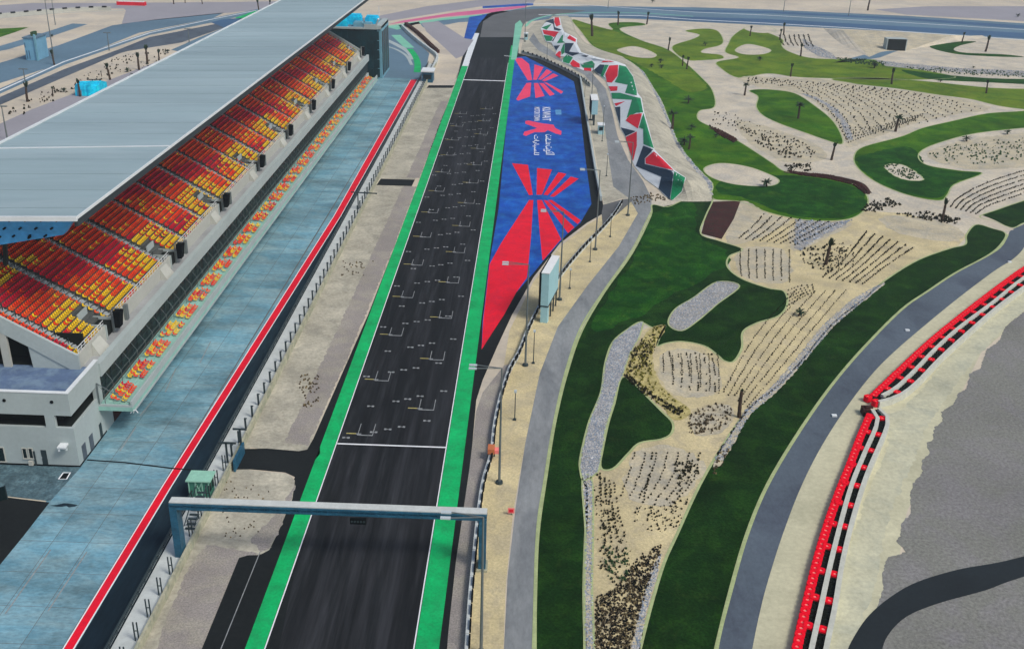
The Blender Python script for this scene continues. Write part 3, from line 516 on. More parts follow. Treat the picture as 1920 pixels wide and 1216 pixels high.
for m_, p in [(Rr, [(1040, 33), (1048, 33), (1051, 47), (1043, 50), (1039, 41)]), (Nn, [(1022, 40), (1038, 35), (1040, 51), (1053, 56), (1048, 58), (1039, 56), (1037, 45)]),
    (Gg, [(1015, 52), (1031, 46), (1034, 46), (1025, 56), (1020, 54)]), (Rr, [(1017, 56), (1048, 60), (1039, 70), (1033, 67), (1020, 64)]), (Gg, [(1019, 66), (1033, 67.5), (1037, 71), (1034, 77), (1024, 77)]),
    (Nn, [(1040, 70), (1045, 63), (1037, 78), (1034.5, 77)]), (Gg, [(1054, 66), (1056, 66), (1055, 77), (1060, 80), (1044, 81)]), (Rr, [(1063, 72), (1068, 66), (1080, 74), (1079, 79)]),
    (Nn, [(1059, 81), (1076, 81), (1067, 97), (1086, 100), (1073, 105), (1059, 99)]), (Nn, [(1038, 86), (1050, 85), (1043, 95)]), (Gg, [(1056, 84), (1058.5, 81), (1058.5, 99), (1053, 103), (1052, 94)]),
    (Rr, [(1048, 96), (1052, 97), (1051, 109), (1041, 103)]), (Gg, [(1056, 109), (1063, 102), (1074, 108), (1067, 120), (1055, 116)]), (Rr, [(1068.5, 119), (1074.5, 112), (1087, 120), (1087, 127), (1074, 125)]),
    (Gg, [(1088, 120), (1110, 114), (1115, 120), (1114, 127), (1093, 127)]), (Rr, [(1095, 127.5), (1108, 128), (1109, 134), (1095, 132)]), (Nn, [(1089, 104), (1104, 104), (1099, 107)]), (Rr, [(1127, 117), (1135, 112), (1152, 116)]),
    (Nn, [(1114, 131), (1125, 121), (1134, 121.5), (1127, 140), (1120, 137)]), (Gg, [(1134.5, 121.5), (1141.5, 122), (1131, 143), (1137, 149), (1126, 142)]), (Rr, [(1142.5, 123), (1159, 122), (1158, 142), (1147, 155), (1138, 154), (1135, 139)]),
    (Gg, [(1161, 122), (1174, 125), (1187, 144), (1194, 171), (1194, 179), (1172, 174), (1177, 159), (1152.5, 154), (1159, 142)]), (Rr, [(1141, 162), (1158, 162), (1157, 170), (1145, 171)]),
    (Gg, [(1146, 174), (1162, 174), (1187, 181), (1201, 184), (1206, 211), (1194, 211), (1175, 221), (1185, 187), (1148, 185)]), (Rr, [(1152, 194), (1172, 190), (1155, 199)]), (Nn, [(1153, 201), (1163, 200), (1163, 236)]),
    (Rr, [(1173, 226), (1180, 216), (1204, 212), (1196, 241)]), (Gg, [(1206.5, 212), (1214, 238), (1226, 278), (1206.5, 270), (1206, 242), (1198, 239)]), (Nn, [(1164, 239), (1192, 246), (1173, 255)]),
    (Rr, [(1173, 257), (1194, 246.5), (1194, 273), (1187, 302)]), (Nn, [(1206, 273), (1225, 280), (1209, 297), (1209, 307.5), (1229, 312.5), (1263, 320.5), (1256, 374), (1235, 353), (1240, 331), (1192, 311)]),
    (Rr, [(1226, 284), (1241, 297), (1263, 319), (1211, 306.5), (1210, 297)]), (Gg, [(1264, 321), (1285, 333), (1278, 359), (1261, 375), (1257, 373)])]:
    drape(p, M[m_], .16)

# underpass bank in front of the far road
def slope(top, foot, m, ha=2.6, hb=2.6):
    b = MB(); tt = smooth_open(top, 3); ff = smooth_open(foot, 3); hs = [ha+(hb-ha)*i/(len(tt)-1) for i in range(len(tt))]; T3 = [G(p[0], p[1], h_+.04) for p, h_ in zip(tt, hs)]; F3 = [G(p[0], p[1], .03) for p in ff]
    for i in range(len(T3)-1): b.face([F3[i], F3[i+1], T3[i+1], T3[i]]); b.face([T3[i], T3[i+1], T3[i+1]+Vector((0, 6, -hs[i+1]-.03)), T3[i]+Vector((0, 6, -hs[i]-.03))])
    tag(b.build('embankment_ground', m), kind='structure')
slope([(1545, 54), (1560, 55), (1580, 56)], [(1546, 56), (1580, 84), (1630, 107)], M['sand_pale'], 0)
slope([(1580, 56), (1640, 58), (1700, 61), (1785, 66)], [(1630, 107), (1655, 97), (1685, 95), (1704, 94)], M['sand_grey'])  # middle slope greyer: the bank's shading is put into its colour
slope([(1785, 66), (1810, 67), (1850, 70)], [(1704, 94), (1770, 82), (1849, 72)], M['sand_pale'], 2.6, 0)
area('underpass_road', [(1660, 93), (1692, 92), (1650, 108), (1600, 116), (1560, 118), (1600, 108)], M['asphalt_far'], 5, False)
p = G(1677, 94); t = thing('underpass_portal', 'dark rectangular underpass portal in the sand bank below the far road', 'underpass', (p.x, p.y, 0))
q0 = G(1661, 94); q1 = G(1692, 93); hgt = HV(1677, 72, p); b = MB(); b.box(q0.x+.1, q1.x-.1, p.y-1.56, p.y-.2, 0, hgt-.1); b.build('opening', M['void'], t)
b = MB(); b.box(q0.x-.3, q0.x+.1, p.y-1.5, p.y+3, 0, hgt); b.box(q1.x-.1, q1.x+.3, p.y-1.5, p.y+3, 0, hgt); b.box(q0.x+.1, q1.x-.1, p.y-1.5, p.y+3, hgt-.1, hgt); b.build('frame', M['concrete'], t)

exec_parts = []

# ------------------------------------------------------------------ grandstand
XW, YS, YE = -55.95, 110.46, 352.0
gs = thing('grandstand', 'long covered grandstand with orange, red and yellow seats under a pale blue roof', 'grandstand', (XW, YS, 0))
TZ = 9.5                                             # terrace level
XT = -58.3; Z0 = 11.2; DX, DZ = .80, .45; YT = 119.3 # first row of the tier, tread and rise
NR = 27
# base building
b = MB()
for (x0, x1, z0, z1) in [(-110, XW, 7.39, 10.5), (-110, XW, 0, 5.65)]:
    b.box(x0, x1, YS, YS+.4, z0, z1)
pA = GY(85, 790, YS).x; pB = GY(103, 790, YS).x
b.box(pA, pB, YS-.003, YS+.5, 5.65, 7.39)
b.box(XW-.4, XW, YS+.4, YT+.5, 7.39, 10.5); b.box(XW-.4, XW, YS+.4, YE, 0, 4.0); b.box(XW-.4, XW, YS+.4, YT-1.2, 4.0, 5.65); b.box(XW-.5, XW-.003, YT-1.2, YT+.5, 4.0, 7.39)
b.build('wall', M['concrete'], gs)
b = MB(); b.box(-110, XW+.06, YS-.06, YS+.46, 10.5, 10.62); b.box(XW-.46, XW+.06, YS+.46, YT+.5, 10.5, 10.62); b.build('coping', M['mural_white'], gs)
b = MB(); b.box(-110, XW-.4, YS+.4, YT+.4, TZ-.3, TZ); b.build('terrace_floor', M['terrace'], gs)
b = MB(); b.box(XT-.1, XW, YT+.5, YE, TZ-.3, TZ); b.build('walkway', M['walk'], gs)
b = MB(); b.box(-109, XW-2.2, YS+2.0, YS+2.4, 0, 9.1); b.box(-109, XW-.5, YS+.5, YT, 5.2, 5.6); b.box(XW-2.4, XW-2.0, YS+2.4, YT+5, 0, 9); b.build('interior', M['void'], gs)
def face_rect(name, px, m, y=YS, d=.05, parent=gs):
    (u0, v0), (u1, v1) = px; a = GY(u0, v0, y); c = GY(u1, v1, y); b = MB(); b.box(min(a.x, c.x), max(a.x, c.x), y-d, y, min(a.z, c.z), max(a.z, c.z)); return b.build(name, m, parent)
for px in (((-14, 838), (11, 864)), ((42, 840), (52, 858)), ((53.5, 840), (63, 858))):
    w = face_rect('window', px, M['dark_glass']); (u0, v0), (u1, v1) = px; a = GY(u0, v0, YS); c = GY(u1, v1, YS); x0, x1, z0, z1 = min(a.x, c.x), max(a.x, c.x), min(a.z, c.z), max(a.z, c.z)
    b = MB(); b.box(x0-.1, x0, YS-.1, YS-.001, z0, z1); b.box(x1, x1+.1, YS-.1, YS-.001, z0, z1); b.box(x0-.1, x1+.1, YS-.1, YS-.001, z1, z1+.1); b.box(x0-.15, x1+.15, YS-.16, YS-.001, z0-.1, z0); b.build('window_frame', M['concrete_warm'], w)
d_ = face_rect('door', ((76, 843), (91, 870)), M['dark_metal']); face_rect('door_handle', ((78, 856), (79, 858)), M['lamp_head'], YS-.05, .08, d_)
face_rect('downpipe', ((65, 845), (67, 871)), M['dark_metal'], YS, .12)
face_rect('service_box', ((55, 862), (64, 870)), M['concrete_warm'], YS, .35)
for u, v in ((8, 750), (97, 753)):
    a = GY(u, v, YS); b = MB(); b.tube([(a.x, YS-.08, a.z), (a.x, YS-.003, a.z)], [.22, .22], 10); b.build('scupper', M['black'], gs)
a = GY(122, 832, YS); b = MB(); b.box(a.x-.55, a.x+.45, YS-1.1, YS-.002, a.z-.05, a.z+.18); b.box(a.x-.5, a.x-.3, YS-1.0, YS-.9, a.z-.5, a.z-.05); b.box(a.x+.2, a.x+.4, YS-.5, YS-.4, a.z-.6, a.z-.05); b.build('wall_lamp', M['mural_white'], gs)
def side_rect(name, y0, y1, z0, z1, m, d=.06):
    b = MB(); b.box(XW, XW+d, y0, y1, z0, z1); return b.build(name, m, gs)
dA = GX(160, 855, XW); side_rect('door', 111.7, 112.8, .02, 2.3, M['asphalt_blue']); side_rect('door', 114.0, 115.1, .02, 2.3, M['asphalt_blue']); side_rect('door', 117.3, 118.0, .02, 2.2, M['dark_metal'])
b = MB(); b.box(-110, XW+.05, YS-.08, YS-.001, 0, .22); b.box(XW+.001, XW+.06, YS, YT, 0, .22); b.build('plinth', M['black'], gs)
# pit garages below the balcony
k = 0; y = 122.0
while y < YE-6:
    g_ = side_rect('garage_door', y, y+4.6, .05, 3.2, M['mulch'] if k == 0 else M['dark_glass']); y += 6.2; k += 1
# glazed lounge between balcony and terrace, with mullions
b = MB(); b.box(XW-.5, XW-.3, YT+.5, YE, 4.6, 8.1); b.build('glazing', M['dark_glass'], gs)
b = MB(); y = YT+.6
while y < YE: b.box(XW-.298, XW-.20, y, y+.08, 4.6, 8.1); y += 2.0
b.box(XW-.29, XW-.22, YT+.5, YE, 6.5, 6.58); b.box(XW-.29, XW-.22, YT+.5, YE, 5.6, 5.66)
tag(b.build('mullions', M['dark_metal'], gs), kind='stuff')
b = MB(); b.box(XW-2.2, XW+.25, YT+.5, YE, 8.1, TZ-.3); b.box(XW-.55, XW+.25, YT+.5, YE, TZ-.3, 10.0); b.build('slab_edge', M['concrete'], gs)
b = MB(); b.box(XW-.8, XW-.551, YT+.5, YE, TZ+.002, TZ+.10); b.build('gutter', M['black'], gs)
# balcony
BX, BY0, BY1 = -51.4, 118.0, 341.0
b = MB(); b.box(XW, BX, BY0, BY1, 4.0, 4.6); b.build('balcony_floor', M['teal'], gs)
b = MB(); b.box(BX-.22, BX, BY0, BY1, 4.6, 5.5); b.box(XW, BX-.22, BY0, BY0+.2, 4.6, 4.9); b.box(BX-.001, BX+.05, BY0-.05, BY1+.05, 3.75, 4.05); b.build('balcony_parapet', M['concrete'], gs)
b = MB(); b.box(BX-.75, BX-.22, BY0+.2, BY1, 4.602, 4.8); b.build('balcony_ledge', M['teal'], gs)
for zz, ww in ((5.0, 1.15), ): 
    b = MB(); b.box(XW+1.6, XW+2.6, BY0+1, BY1-1, 4.6, 4.75); b.build('balcony_step', M['teal'], gs)
b = MB(); b.bar((XW+.2, BY0+.1, 8.0), (XW+.2, BY0+.1, 4.6), .14); b.bar((XW+.2, BY0+.1, 8.0), (BX-.3, BY0+.1, 5.2), .08); b.build('end_brace', M['lamp_grey'], gs)
b = MB(); y = BY0+.3
while y < BY1-.5: b.bar((XW+.9, y, 4.6), (XW+.9, y, 6.7), .07); b.bar((XW+.9, y, 6.7), (XW-.1, y+.5, 7.6), .05); y += 3.1
for zz in (5.4, 6.05, 6.7): b.bar((XW+.9, BY0+.3, zz), (XW+.9, BY1-.5, zz), .045)
b.build('balcony_railing', M['lamp_grey'], gs)
b = MB(); a = Vector((BX+.1, BY0+.1, 4.0)); b.tube([a+Vector((-.5, 0, -.3)), a+Vector((-.2, 0, .15)), a+Vector((.25, 0, .2)), a+Vector((.5, 0, -.2))], [.07]*4, 5); b.build('hook', M['mural_white'], gs)

# tier steps
b = MB()
for r in range(NR+3):
    x1 = XT-.1-r*DX; z1 = Z0-.45+r*DZ; b.face([(x1, YT, z1), (x1, YE, z1), (x1-DX, YE, z1), (x1-DX, YT, z1)]); b.face([(x1-DX, YT, z1), (x1-DX, YE, z1), (x1-DX, YE, z1+DZ), (x1-DX, YT, z1+DZ)])
b.build('seating_tier', M['tier'], gs)
# end wall of the tier: sloping beam, column, solid wedge, dark rooms behind
def ywall(name, pts, y, m, th=.4):
    q = [(GY(u, v, y).x, GY(u, v, y).z) for u, v in pts]; b = MB(); n = len(q); f = [(x, y, z) for x, z in q]; k = [(x, y+th, z) for x, z in q]
    b.face(f); b.face(k[::-1])
    for i in range(n): b.face([f[i], k[i], k[(i+1) % n], f[(i+1) % n]])
    return b.build(name, m, gs)
ZF = lambda x: Z0+(XT-x)*DZ/DX
ye = YT-.02
def xz(name, pts, y, m, th=.4):
    b = MB(); n = len(pts); f = [(x, y, z) for x, z in pts]; k = [(x, y+th, z) for x, z in pts]; b.face(f); b.face(k[::-1])
    for i in range(n): b.face([f[i], k[i], k[(i+1) % n], f[(i+1) % n]])
    return b.build(name, m, gs)
xz('raking_beam', [(XT+.3, TZ), (XT+.3, Z0+.35), (XT, Z0+.45), (-84, ZF(-84)+.45), (-84, ZF(-84)-2.0), (-63.8, ZF(-63.8)-2.0), (XT-1.0, TZ)], ye-.4, M['concrete'])
xz('end_wall', [(XT-1.2, TZ), (-64.2, TZ), (-64.4, ZF(-64.4)-2.05), (-63.8, ZF(-63.8)-2.1)], ye-.25, M['concrete'])
xz('column', [(-67.0, TZ), (-67.0, ZF(-67)-1.9), (-68.0, ZF(-68)-1.9), (-68.0, TZ)], ye-.35, M['concrete_warm'])
xz('column', [(-73.0, TZ), (-73.0, ZF(-73)-1.9), (-74.0, ZF(-74)-1.9), (-74.0, TZ)], ye-.35, M['concrete_warm'])
b = MB(); b.box(-90, XT-.3, YT+3, YT+3.3, TZ, 13); b.build('inner_wall', M['void'], gs)
b = MB(); b.box(-90, XT-.2, YT+.5, YT+3, TZ-.1, TZ+.01); b.build('inner_floor', M['void'], gs)
# front parapet of the tier, with the stair bays every 27 m
bays = [129.5+27.3*i for i in range(9)]
b = MB(); rl = MB(); y = YT
edges = [YT]+[v for c in bays for v in (c-1.5, c+1.5)]+[YE]
for i in range(0, len(edges), 2):
    y0, y1 = edges[i], edges[i+1]; b.box(XT, XT+.3, y0, y1, TZ, Z0+.35)
    yy = y0+.2
    while yy < y1: rl.bar((XT+.15, yy, Z0+.35), (XT+.15, yy, Z0+1.25), .06); yy += 1.1
    rl.bar((XT+.15, y0, Z0+1.25), (XT+.15, y1, Z0+1.25), .06); rl.bar((XT+.15, y0, Z0+.8), (XT+.15, y1, Z0+.8), .05)
b.build('tier_parapet', M['concrete_warm'], gs); rl.build('tier_railing', M['mural_white'], gs)
for c in bays:
    b = MB(); b.box(XT-3.2, XT+.1, c-1.3, c+1.3, TZ+.02, Z0+.1); b.build('stair_well', M['void'], gs)
    b = MB(); b.box(XT-3.2, XT+.5, c-1.5, c-1.3, TZ, Z0+.5); b.box(XT-3.2, XT+.5, c+1.3, c+1.5, TZ, Z0+.5); b.box(XT-3.4, XT-3.2, c-1.5, c+1.5, TZ+1, Z0+1.9); b.build('stair_wall', M['concrete'], gs)
    b = MB(); w0 = c-6.5
    b.add([(XT+.32, w0, TZ), (XT+1.4, w0, TZ), (XT+1.4, w0+3.2, TZ), (XT+.32, w0+3.2, TZ), (XT+.32, w0+.2, TZ+1.7), (XT+.32, w0+3.0, TZ+1.7)], [(0, 1, 4), (1, 2, 5, 4), (2, 3, 5), (0, 4, 5, 3)]); b.build('buttress', M['concrete_warm'], gs)
    b = MB(); b.box(XT+.32, XT+.8, c+5.2, c+5.9, TZ, TZ+2.3); b.build('pilaster', M['lamp_grey'], gs)
    sp = Vector((XT+1.0, c+1.2, TZ)); who = ['nearest to the terrace corner', 'second from the near end', 'third from the near end', 'fourth from the near end', 'in the middle of the stand', 'fourth from the glass tower', 'third from the glass tower', 'second from the glass tower', 'closest to the glass tower'][bays.index(c)]
    ls = thing('loudspeaker', 'black loudspeaker box hung before the seating tier, '+who, 'loudspeaker', sp, 'loudspeakers along the front of the seating tier')
    b = MB(); h0 = TZ+.9
    b.add([(sp.x-.2, sp.y-.65, h0), (sp.x+.45, sp.y-.65, h0), (sp.x+.45, sp.y+.65, h0), (sp.x-.2, sp.y+.65, h0), (sp.x-.2, sp.y-.65, h0+2.5), (sp.x+.8, sp.y-.65, h0+2.4), (sp.x+.8, sp.y+.65, h0+2.4), (sp.x-.2, sp.y+.65, h0+2.5)], [(0, 3, 2, 1), (4, 5, 6, 7), (0, 1, 5, 4), (1, 2, 6, 5), (2, 3, 7, 6), (3, 0, 4, 7)]); b.build('box', M['black'], ls)
    b = MB(); b.bar((sp.x-.6, sp.y-.4, TZ), (sp.x-.6, sp.y-.4, h0+2.7), .12); b.bar((sp.x-.6, sp.y+.4, TZ), (sp.x-.6, sp.y+.4, h0+2.7), .12); b.bar((sp.x-.6, sp.y, h0+2.7), (sp.x+.6, sp.y, h0+2.7), .14); b.build('bracket', M['lamp_grey'], ls)

# aisles and seats
aisles = [121.9+10.85*i for i in range(22)]
for a in aisles:
    b = MB()
    for r in range(NR):
        x1 = XT-.12-r*DX; z1 = Z0-.44+r*DZ
        if any(abs(a-c) < 1.6 for c in bays) and r < 5: continue
        b.box(x1-DX, x1, a-.45, a+.45, z1, z1+.03); b.box(x1-DX, x1-DX/2, a-.45, a+.45, z1+.03, z1+.24)
    b.build('aisle_stair', M['stair'], gs)
    b = MB()
    for r in range(0, NR, 2):
        x1 = XT-.5-r*DX; z1 = Z0-.4+r*DZ; b.bar((x1, a, z1), (x1, a, z1+.95), .09)
    tag(b.build('handrail', M['dark_metal'], gs), kind='stuff')
SEATM = [M['seat_orange'], M['seat_crimson'], M['seat_yellow'], M['seat_amber']]
def seat_geo(b, x, y, z, mi):
    b.add([(x-.18, y-.19, z+.38), (x+.22, y-.19, z+.40), (x+.22, y+.19, z+.40), (x-.18, y+.19, z+.38), (x+.20, y-.17, z+.28), (x+.20, y+.17, z+.28)], [(0, 1, 2, 3), (1, 4, 5, 2)], mi)
    b.add([(x-.18, y-.19, z+.42), (x-.18, y+.19, z+.42), (x-.26, y+.17, z+.78), (x-.26, y-.17, z+.78), (x-.31, y-.17, z+.76), (x-.31, y+.17, z+.76), (x-.25, y+.19, z+.40), (x-.25, y-.19, z+.40)], [(0, 1, 2, 3), (3, 2, 5, 4), (4, 5, 6, 7), (0, 3, 4, 7), (1, 6, 5, 2)], mi)
def seat_colour(r, y):
    ph = (y-YT)
    c = min(bays, key=lambda c: abs(c-y)); d = abs(c-y)
    # yellow round the stair bays at the front, and at the back in drifts
    if r < 7 and d < 8 and random.random() < .85-.07*r*(d/7.5): return 2
    if r < 2 and random.random() < .55: return 2
    dr = (ph*.9+r*1.5) % 47
    if 14 < r < 23 and 25 < dr < 39 and random.random() < .8: return 2
    if r < 7 and random.random() < .08: return 2
    bl = (ph*.55+r*2.1) % 27
    if bl < 9: return 1 if random.random() < .85 else 0
    return 0 if random.random() < .62 else (3 if random.random() < .85 else 2)
cells = []
for r in range(NR):
    for k in range(int((YE-YT-1)/.56)):
        y = YT+.5+k*.56
        if any(abs(y-a) < .66 for a in aisles): continue
        if r < 5 and any(abs(y-c) < 1.75 for c in bays): continue
        if random.random() < .004: continue
        cells.append((XT-.1-r*DX-.42, y, Z0-.45+r*DZ, seat_colour(r, y)))
cl = []
y = BY0+1.3
while y < BY1-5:
    for rr in range(3):
        for k in range(9):
            if random.random() < .08: continue
            cl.append((XW+1.35+rr*.85, y+k*.56, 4.6+(.15 if 0 < rr < 2 else .0)-.05, random.choice((0, 0, 1, 2, 2, 3))))
    y += 6.75
allseats = cells+cl
allseats.sort(key=lambda s: s[0]**2+s[1]**2+(H-s[2])**2 if s[0] > -72 else 1e9)
seat_me = []
for mi in range(4):
    b = MB(); seat_geo(b, 0, 0, 0, 0); o = b.build('seat', SEATM[mi], None); seat_me.append(o.data); bpy.data.objects.remove(o)
for (x, y, z, mi) in allseats[:300]:
    o = bpy.data.objects.new('seat', seat_me[mi]); COL.objects.link(o); o.parent = gs; o.location = (x-XW, y-YS, z)
b = MB()
for (x, y, z, mi) in allseats[300:]: seat_geo(b, x, y, z, mi)
tag(b.build('seats', SEATM, gs), kind='stuff')

# roof: standing sheets sloping gently down to the back
RF0 = GY(140, 408, YT); RF1 = Vector((-54.3, 352, 29.6)); RF0 = Vector((RF0.x, RF0.y, RF0.z))
SL = .033
XB = -82.8
NP = 60
def roofz(x, t): zf = RF0.z+(RF1.z-RF0.z)*t; xf = RF0.x+(RF1.x-RF0.x)*t; return zf-(xf-x)*SL
for i in range(NP):
    t0, t1 = i/NP, (i+1)/NP; y0 = RF0.y+(RF1.y-RF0.y)*t0; y1 = RF0.y+(RF1.y-RF0.y)*t1-.05; xf0 = RF0.x+(RF1.x-RF0.x)*t0; xf1 = RF0.x+(RF1.x-RF0.x)*t1
    lift = .03 if i % 2 else .0
    xb0 = -98 if y0 < 132 else XB+2.6*t0
    b = MB(); pts = [(xf0, y0, roofz(xf0, t0)+lift), (xf1, y1, roofz(xf1, t1)+lift), (xb0, y1, roofz(xb0, t1)+lift), (xb0, y0, roofz(xb0, t0)+lift)]
    low = [(p[0], p[1], p[2]-.35) for p in pts]; b.add(low+pts, [(0, 3, 2, 1), (4, 5, 6, 7), (0, 1, 5, 4), (1, 2, 6, 5), (2, 3, 7, 6), (3, 0, 4, 7)]); b.build('roof_sheet', M['roof'], gs)
b = MB()
def rp(x, y, dz=0): t = (y-RF0.y)/(RF1.y-RF0.y); return Vector((x, y, roofz(x, t)+dz))
def fx(y): t = (y-RF0.y)/(RF1.y-RF0.y); return RF0.x+(RF1.x-RF0.x)*t
b.bar(rp(fx(RF0.y)+.15, RF0.y, -.1), rp(fx(RF1.y)+.15, RF1.y, -.1), .16, h=.35); b.build('front_fascia', M['roof_trim'], gs)
b = MB(); b.bar(rp(fx(RF0.y)-.05, RF0.y+.3, -.75), rp(fx(RF1.y)-.05, RF1.y, -.75), .5, h=.9); b.build('roof_gutter', mat('grey gutter', (.03, .04, .045)), gs)
b = MB(); b.bar(rp(-98, RF0.y-.1, -.1), rp(fx(RF0.y)+.3, RF0.y-.1, -.1), .3, h=.6); b.build('end_fascia', M['roof_trim'], gs)
b = MB(); b.bar(rp(XB-.1, 134, .0), rp(XB+2.5, RF1.y, .0), .3, h=.6); b.build('rear_fascia', M['roof_trim'], gs)
yj = G(310, 275, 30.1).y; b = MB(); b.bar(rp(XB, yj-1.4, .08), rp(fx(yj), yj, .08), .35, h=.12); b.build('roof_joint', M['roof_trim'], gs)
# soffit wedge under the near end, with small round downlights
q = [GY(140, 409, YT-.1), GY(119, 440, YT+1.5), GY(0, 459, YT+1.5), GY(-260, 500, YT+1.5), GY(-260, 409, YT-.1)]
b = MB(); b.face(q); k_ = [p+Vector((0, 1.2, 0)) for p in q]; b.face(k_[::-1])
for i in range(5): b.face([q[i], k_[i], k_[(i+1) % 5], q[(i+1) % 5]])
b.build('soffit_panel', M['roof_side'], gs)
for (u, v) in [(u0+i*29.5, v0) for (u0, v0, nn) in ((19, 413, 4), (8.5, 428, 4), (26, 442, 3), (-20, 428, 1), (0, 444, 1), (55, 445, 1)) for i in range(nn)]:
    a = GY(u, v, YT+(.1 if v < 420 else .6 if v < 435 else 1.1)); b = MB(); b.tube([a+Vector((0, -.32, 0)), a+Vector((0, .3, 0))], [.13, .13], 8); b.build('downlight', M['black'], gs)
b = MB()
for i in range(24):
    y = YT+2+i*10.0
    if y < YE: b.bar((-72, y, ZF(-72)), (-70.5, y, rp(-70.5, y).z-.3), .5); b.bar((-71, y, rp(-71, y).z-3.0), rp(fx(y)-.8, y, -.5), .25)
tag(b.build('roof_truss', M['dark_metal'], gs), kind='stuff')
b = MB(); b.box(-81.5, -80, YT+2, YE, 0, 24.5); b.box(-96, -81.5, YT+.5, 130, 0, 26); b.build('rear_wall', M['concrete'], gs)
b = MB(); b.box(-80.0, XW-.6, YE-.4, YE, 0, 9.2); xzp = [(XT, 9.2), (XT, Z0+.4), (-80, ZF(-80)+.6), (-80, 9.2)]
b.face([(x, YE, z) for x, z in xzp]); b.face([(x, YE-.4, z) for x, z in xzp][::-1])
for i in range(4):
    (xa, za), (xb, zb) = xzp[i], xzp[(i+1) % 4]; b.face([(xa, YE, za), (xa, YE-.4, za), (xb, YE-.4, zb), (xb, YE, zb)])
b.build('far_end_wall', M['concrete'], gs)

# glass tower past the grandstand
tb = Vector((-54.4, 362, 0)); tw = thing('glass_tower', 'dark glass tower with blue rooftop equipment beyond the far end of the stand', 'building', tb)
TX0, TX1, TY0, TY1 = -73.5, -54.4, 362, 381
th_ = HV(716, 50, Vector((TX1, TY0, 0)))
b = MB(); b.box(TX0, TX1, TY0, TY1, 0, th_-1); b.build('body', M['tower_glass'], tw)
b = MB(); b.box(TX1, TX1+1.5, TY0+1, TY1, 0, th_-.2); b.build('side_wall', M['tower_side'], tw)  # east face painted paler than the front for the light falling on it
for i in range(9):
    x = TX0+.8+i*2.15
    for k in range(5):
        b = MB(); b.box(x, x+1.9, TY0-.12, TY0-.001, .6+k*(th_-2)/5, .6+(k+.92)*(th_-2)/5); b.build('glass_panel', M['tower_glass'], tw)
for k in range(4):
    b = MB(); b.box(TX1+1.501, TX1+1.6, TY0+2+k*4.3, TY0+5+k*4.3, 1, th_-2); b.build('window', M['dark_glass'], tw)
b = MB(); b.box(TX0, TX1-4.2, TY0-.5, TY0+.4, th_-1, th_-.4); b.box(TX1-4.2, TX1+.2, TY0-.1, TY0+.5, th_-1, th_+.6); b.box(TX0, TX1, TY1-.4, TY1, th_-1, th_); b.box(TX1-.4, TX1+1.5, TY0+.5, TY1-.4, th_-1, th_+.2); b.build('roof_parapet', M['concrete'], tw)
b = MB(); b.box(TX0, TX1-.4, TY0+.5, TY1-.4, th_-1, th_-.8); b.build('roof', M['asphalt_far'], tw)
for (x, y, w, d, h) in ((-72, 364, 7, 3, 2.6), (-70, 370, 9, 4, 3.4), (-63, 366, 3.2, 3, 1.6), (-59.5, 366, 2.8, 3, 1.4), (-60, 373, 4.5, 4, 2.6)):
    b = MB(); b.box(x, x+w, y, y+d, th_-.8, th_-.8+h*.8); b.box(x+.3, x+w-.3, y+.3, y+d-.3, th_-.8+h*.8, th_-.8+h); b.build('roof_unit', M['cyan'] if w > 4 else M['tower_side'], tw)
b = MB(); b.bar((TX1-.5, TY0+3, th_), (TX1+.6, TY0+1, th_+2.4), .5); b.bar((TX1-1.5, TY1-2, th_), (TX1-1.5, TY1-2, th_+4.5), .15); b.build('antenna_mast', M['mural_white'], tw)
b = MB()
for i in range(5): b.bar((-80+i*1.5, 385+i*6, 0), (-80+i*1.5, 385+i*6, 21-i*.4), .4)
for i in range(4):
    for z in (20, 15, 10): b.bar((-80+i*1.5, 385+i*6, z-i*.4), (-78.5+i*1.5, 391+i*6, z-.4-i*.4), .35)
    b.bar((-80+i*1.5, 385+i*6, 10), (-78.5+i*1.5, 391+i*6, 20-i*.4), .25)
st = thing('steel_stair_frame', 'teal open steel frame standing behind the glass tower', 'steel frame', (-80, 385, 0)); b.build('frame', M['tower_side'], st)

# ------------------------------------------------------------------ pit wall with its fence posts
pw = thing('pit_wall', 'long white concrete pit wall with dark fence posts between pit lane and straight', 'pit wall', (-38.5, 60, 0))
def pwl(y): return -39.55
def pwr(y): return -36.95
ys = [50+i*6 for i in range(58)]
b = MB(); c = MB(); d = MB(); e = MB()
for y0, y1 in zip(ys, ys[1:]):
    if y1 > 394: break
    if y0 < 114 < y1: pass
    l0, l1, r0, r1 = pwl(y0), pwl(y1), pwr(y0), pwr(y1)
    b.add([(l0, y0, 0), (r0, y0, 0), (r1, y1, 0), (l1, y1, 0), (l0, y0, .35), (r0, y0, .35), (r1, y1, .35), (l1, y1, .35)], [(4, 5, 6, 7), (0, 1, 5, 4), (1, 2, 6, 5), (2, 3, 7, 6), (3, 0, 4, 7)])
    if not (110 < y0 < 116): c.add([(r0, y0, .0), (r0+.3, y0, 0), (r1+.3, y1, 0), (r1, y1, 0), (r0, y0, 1.15), (r0+.3, y0, 1.15), (r1+.3, y1, 1.15), (r1, y1, 1.15)], [(4, 5, 6, 7), (0, 1, 5, 4), (1, 2, 6, 5), (2, 3, 7, 6), (3, 0, 4, 7)])
    d.bar((l0-.1, y0, 1.2), (l1-.1, y1, 1.2), .16); d.bar((l0-.1, y0, .7), (l1-.1, y1, .7), .08)
    for k in (0, 2, 4): d.bar((l0-.1+(l1-l0)*k/6, y0+k, 0), (l0-.1+(l1-l0)*k/6, y0+k, 1.25), .08)
    e.bar((l0-.3, y0, .32), (l1-.3, y1, .32), .12)
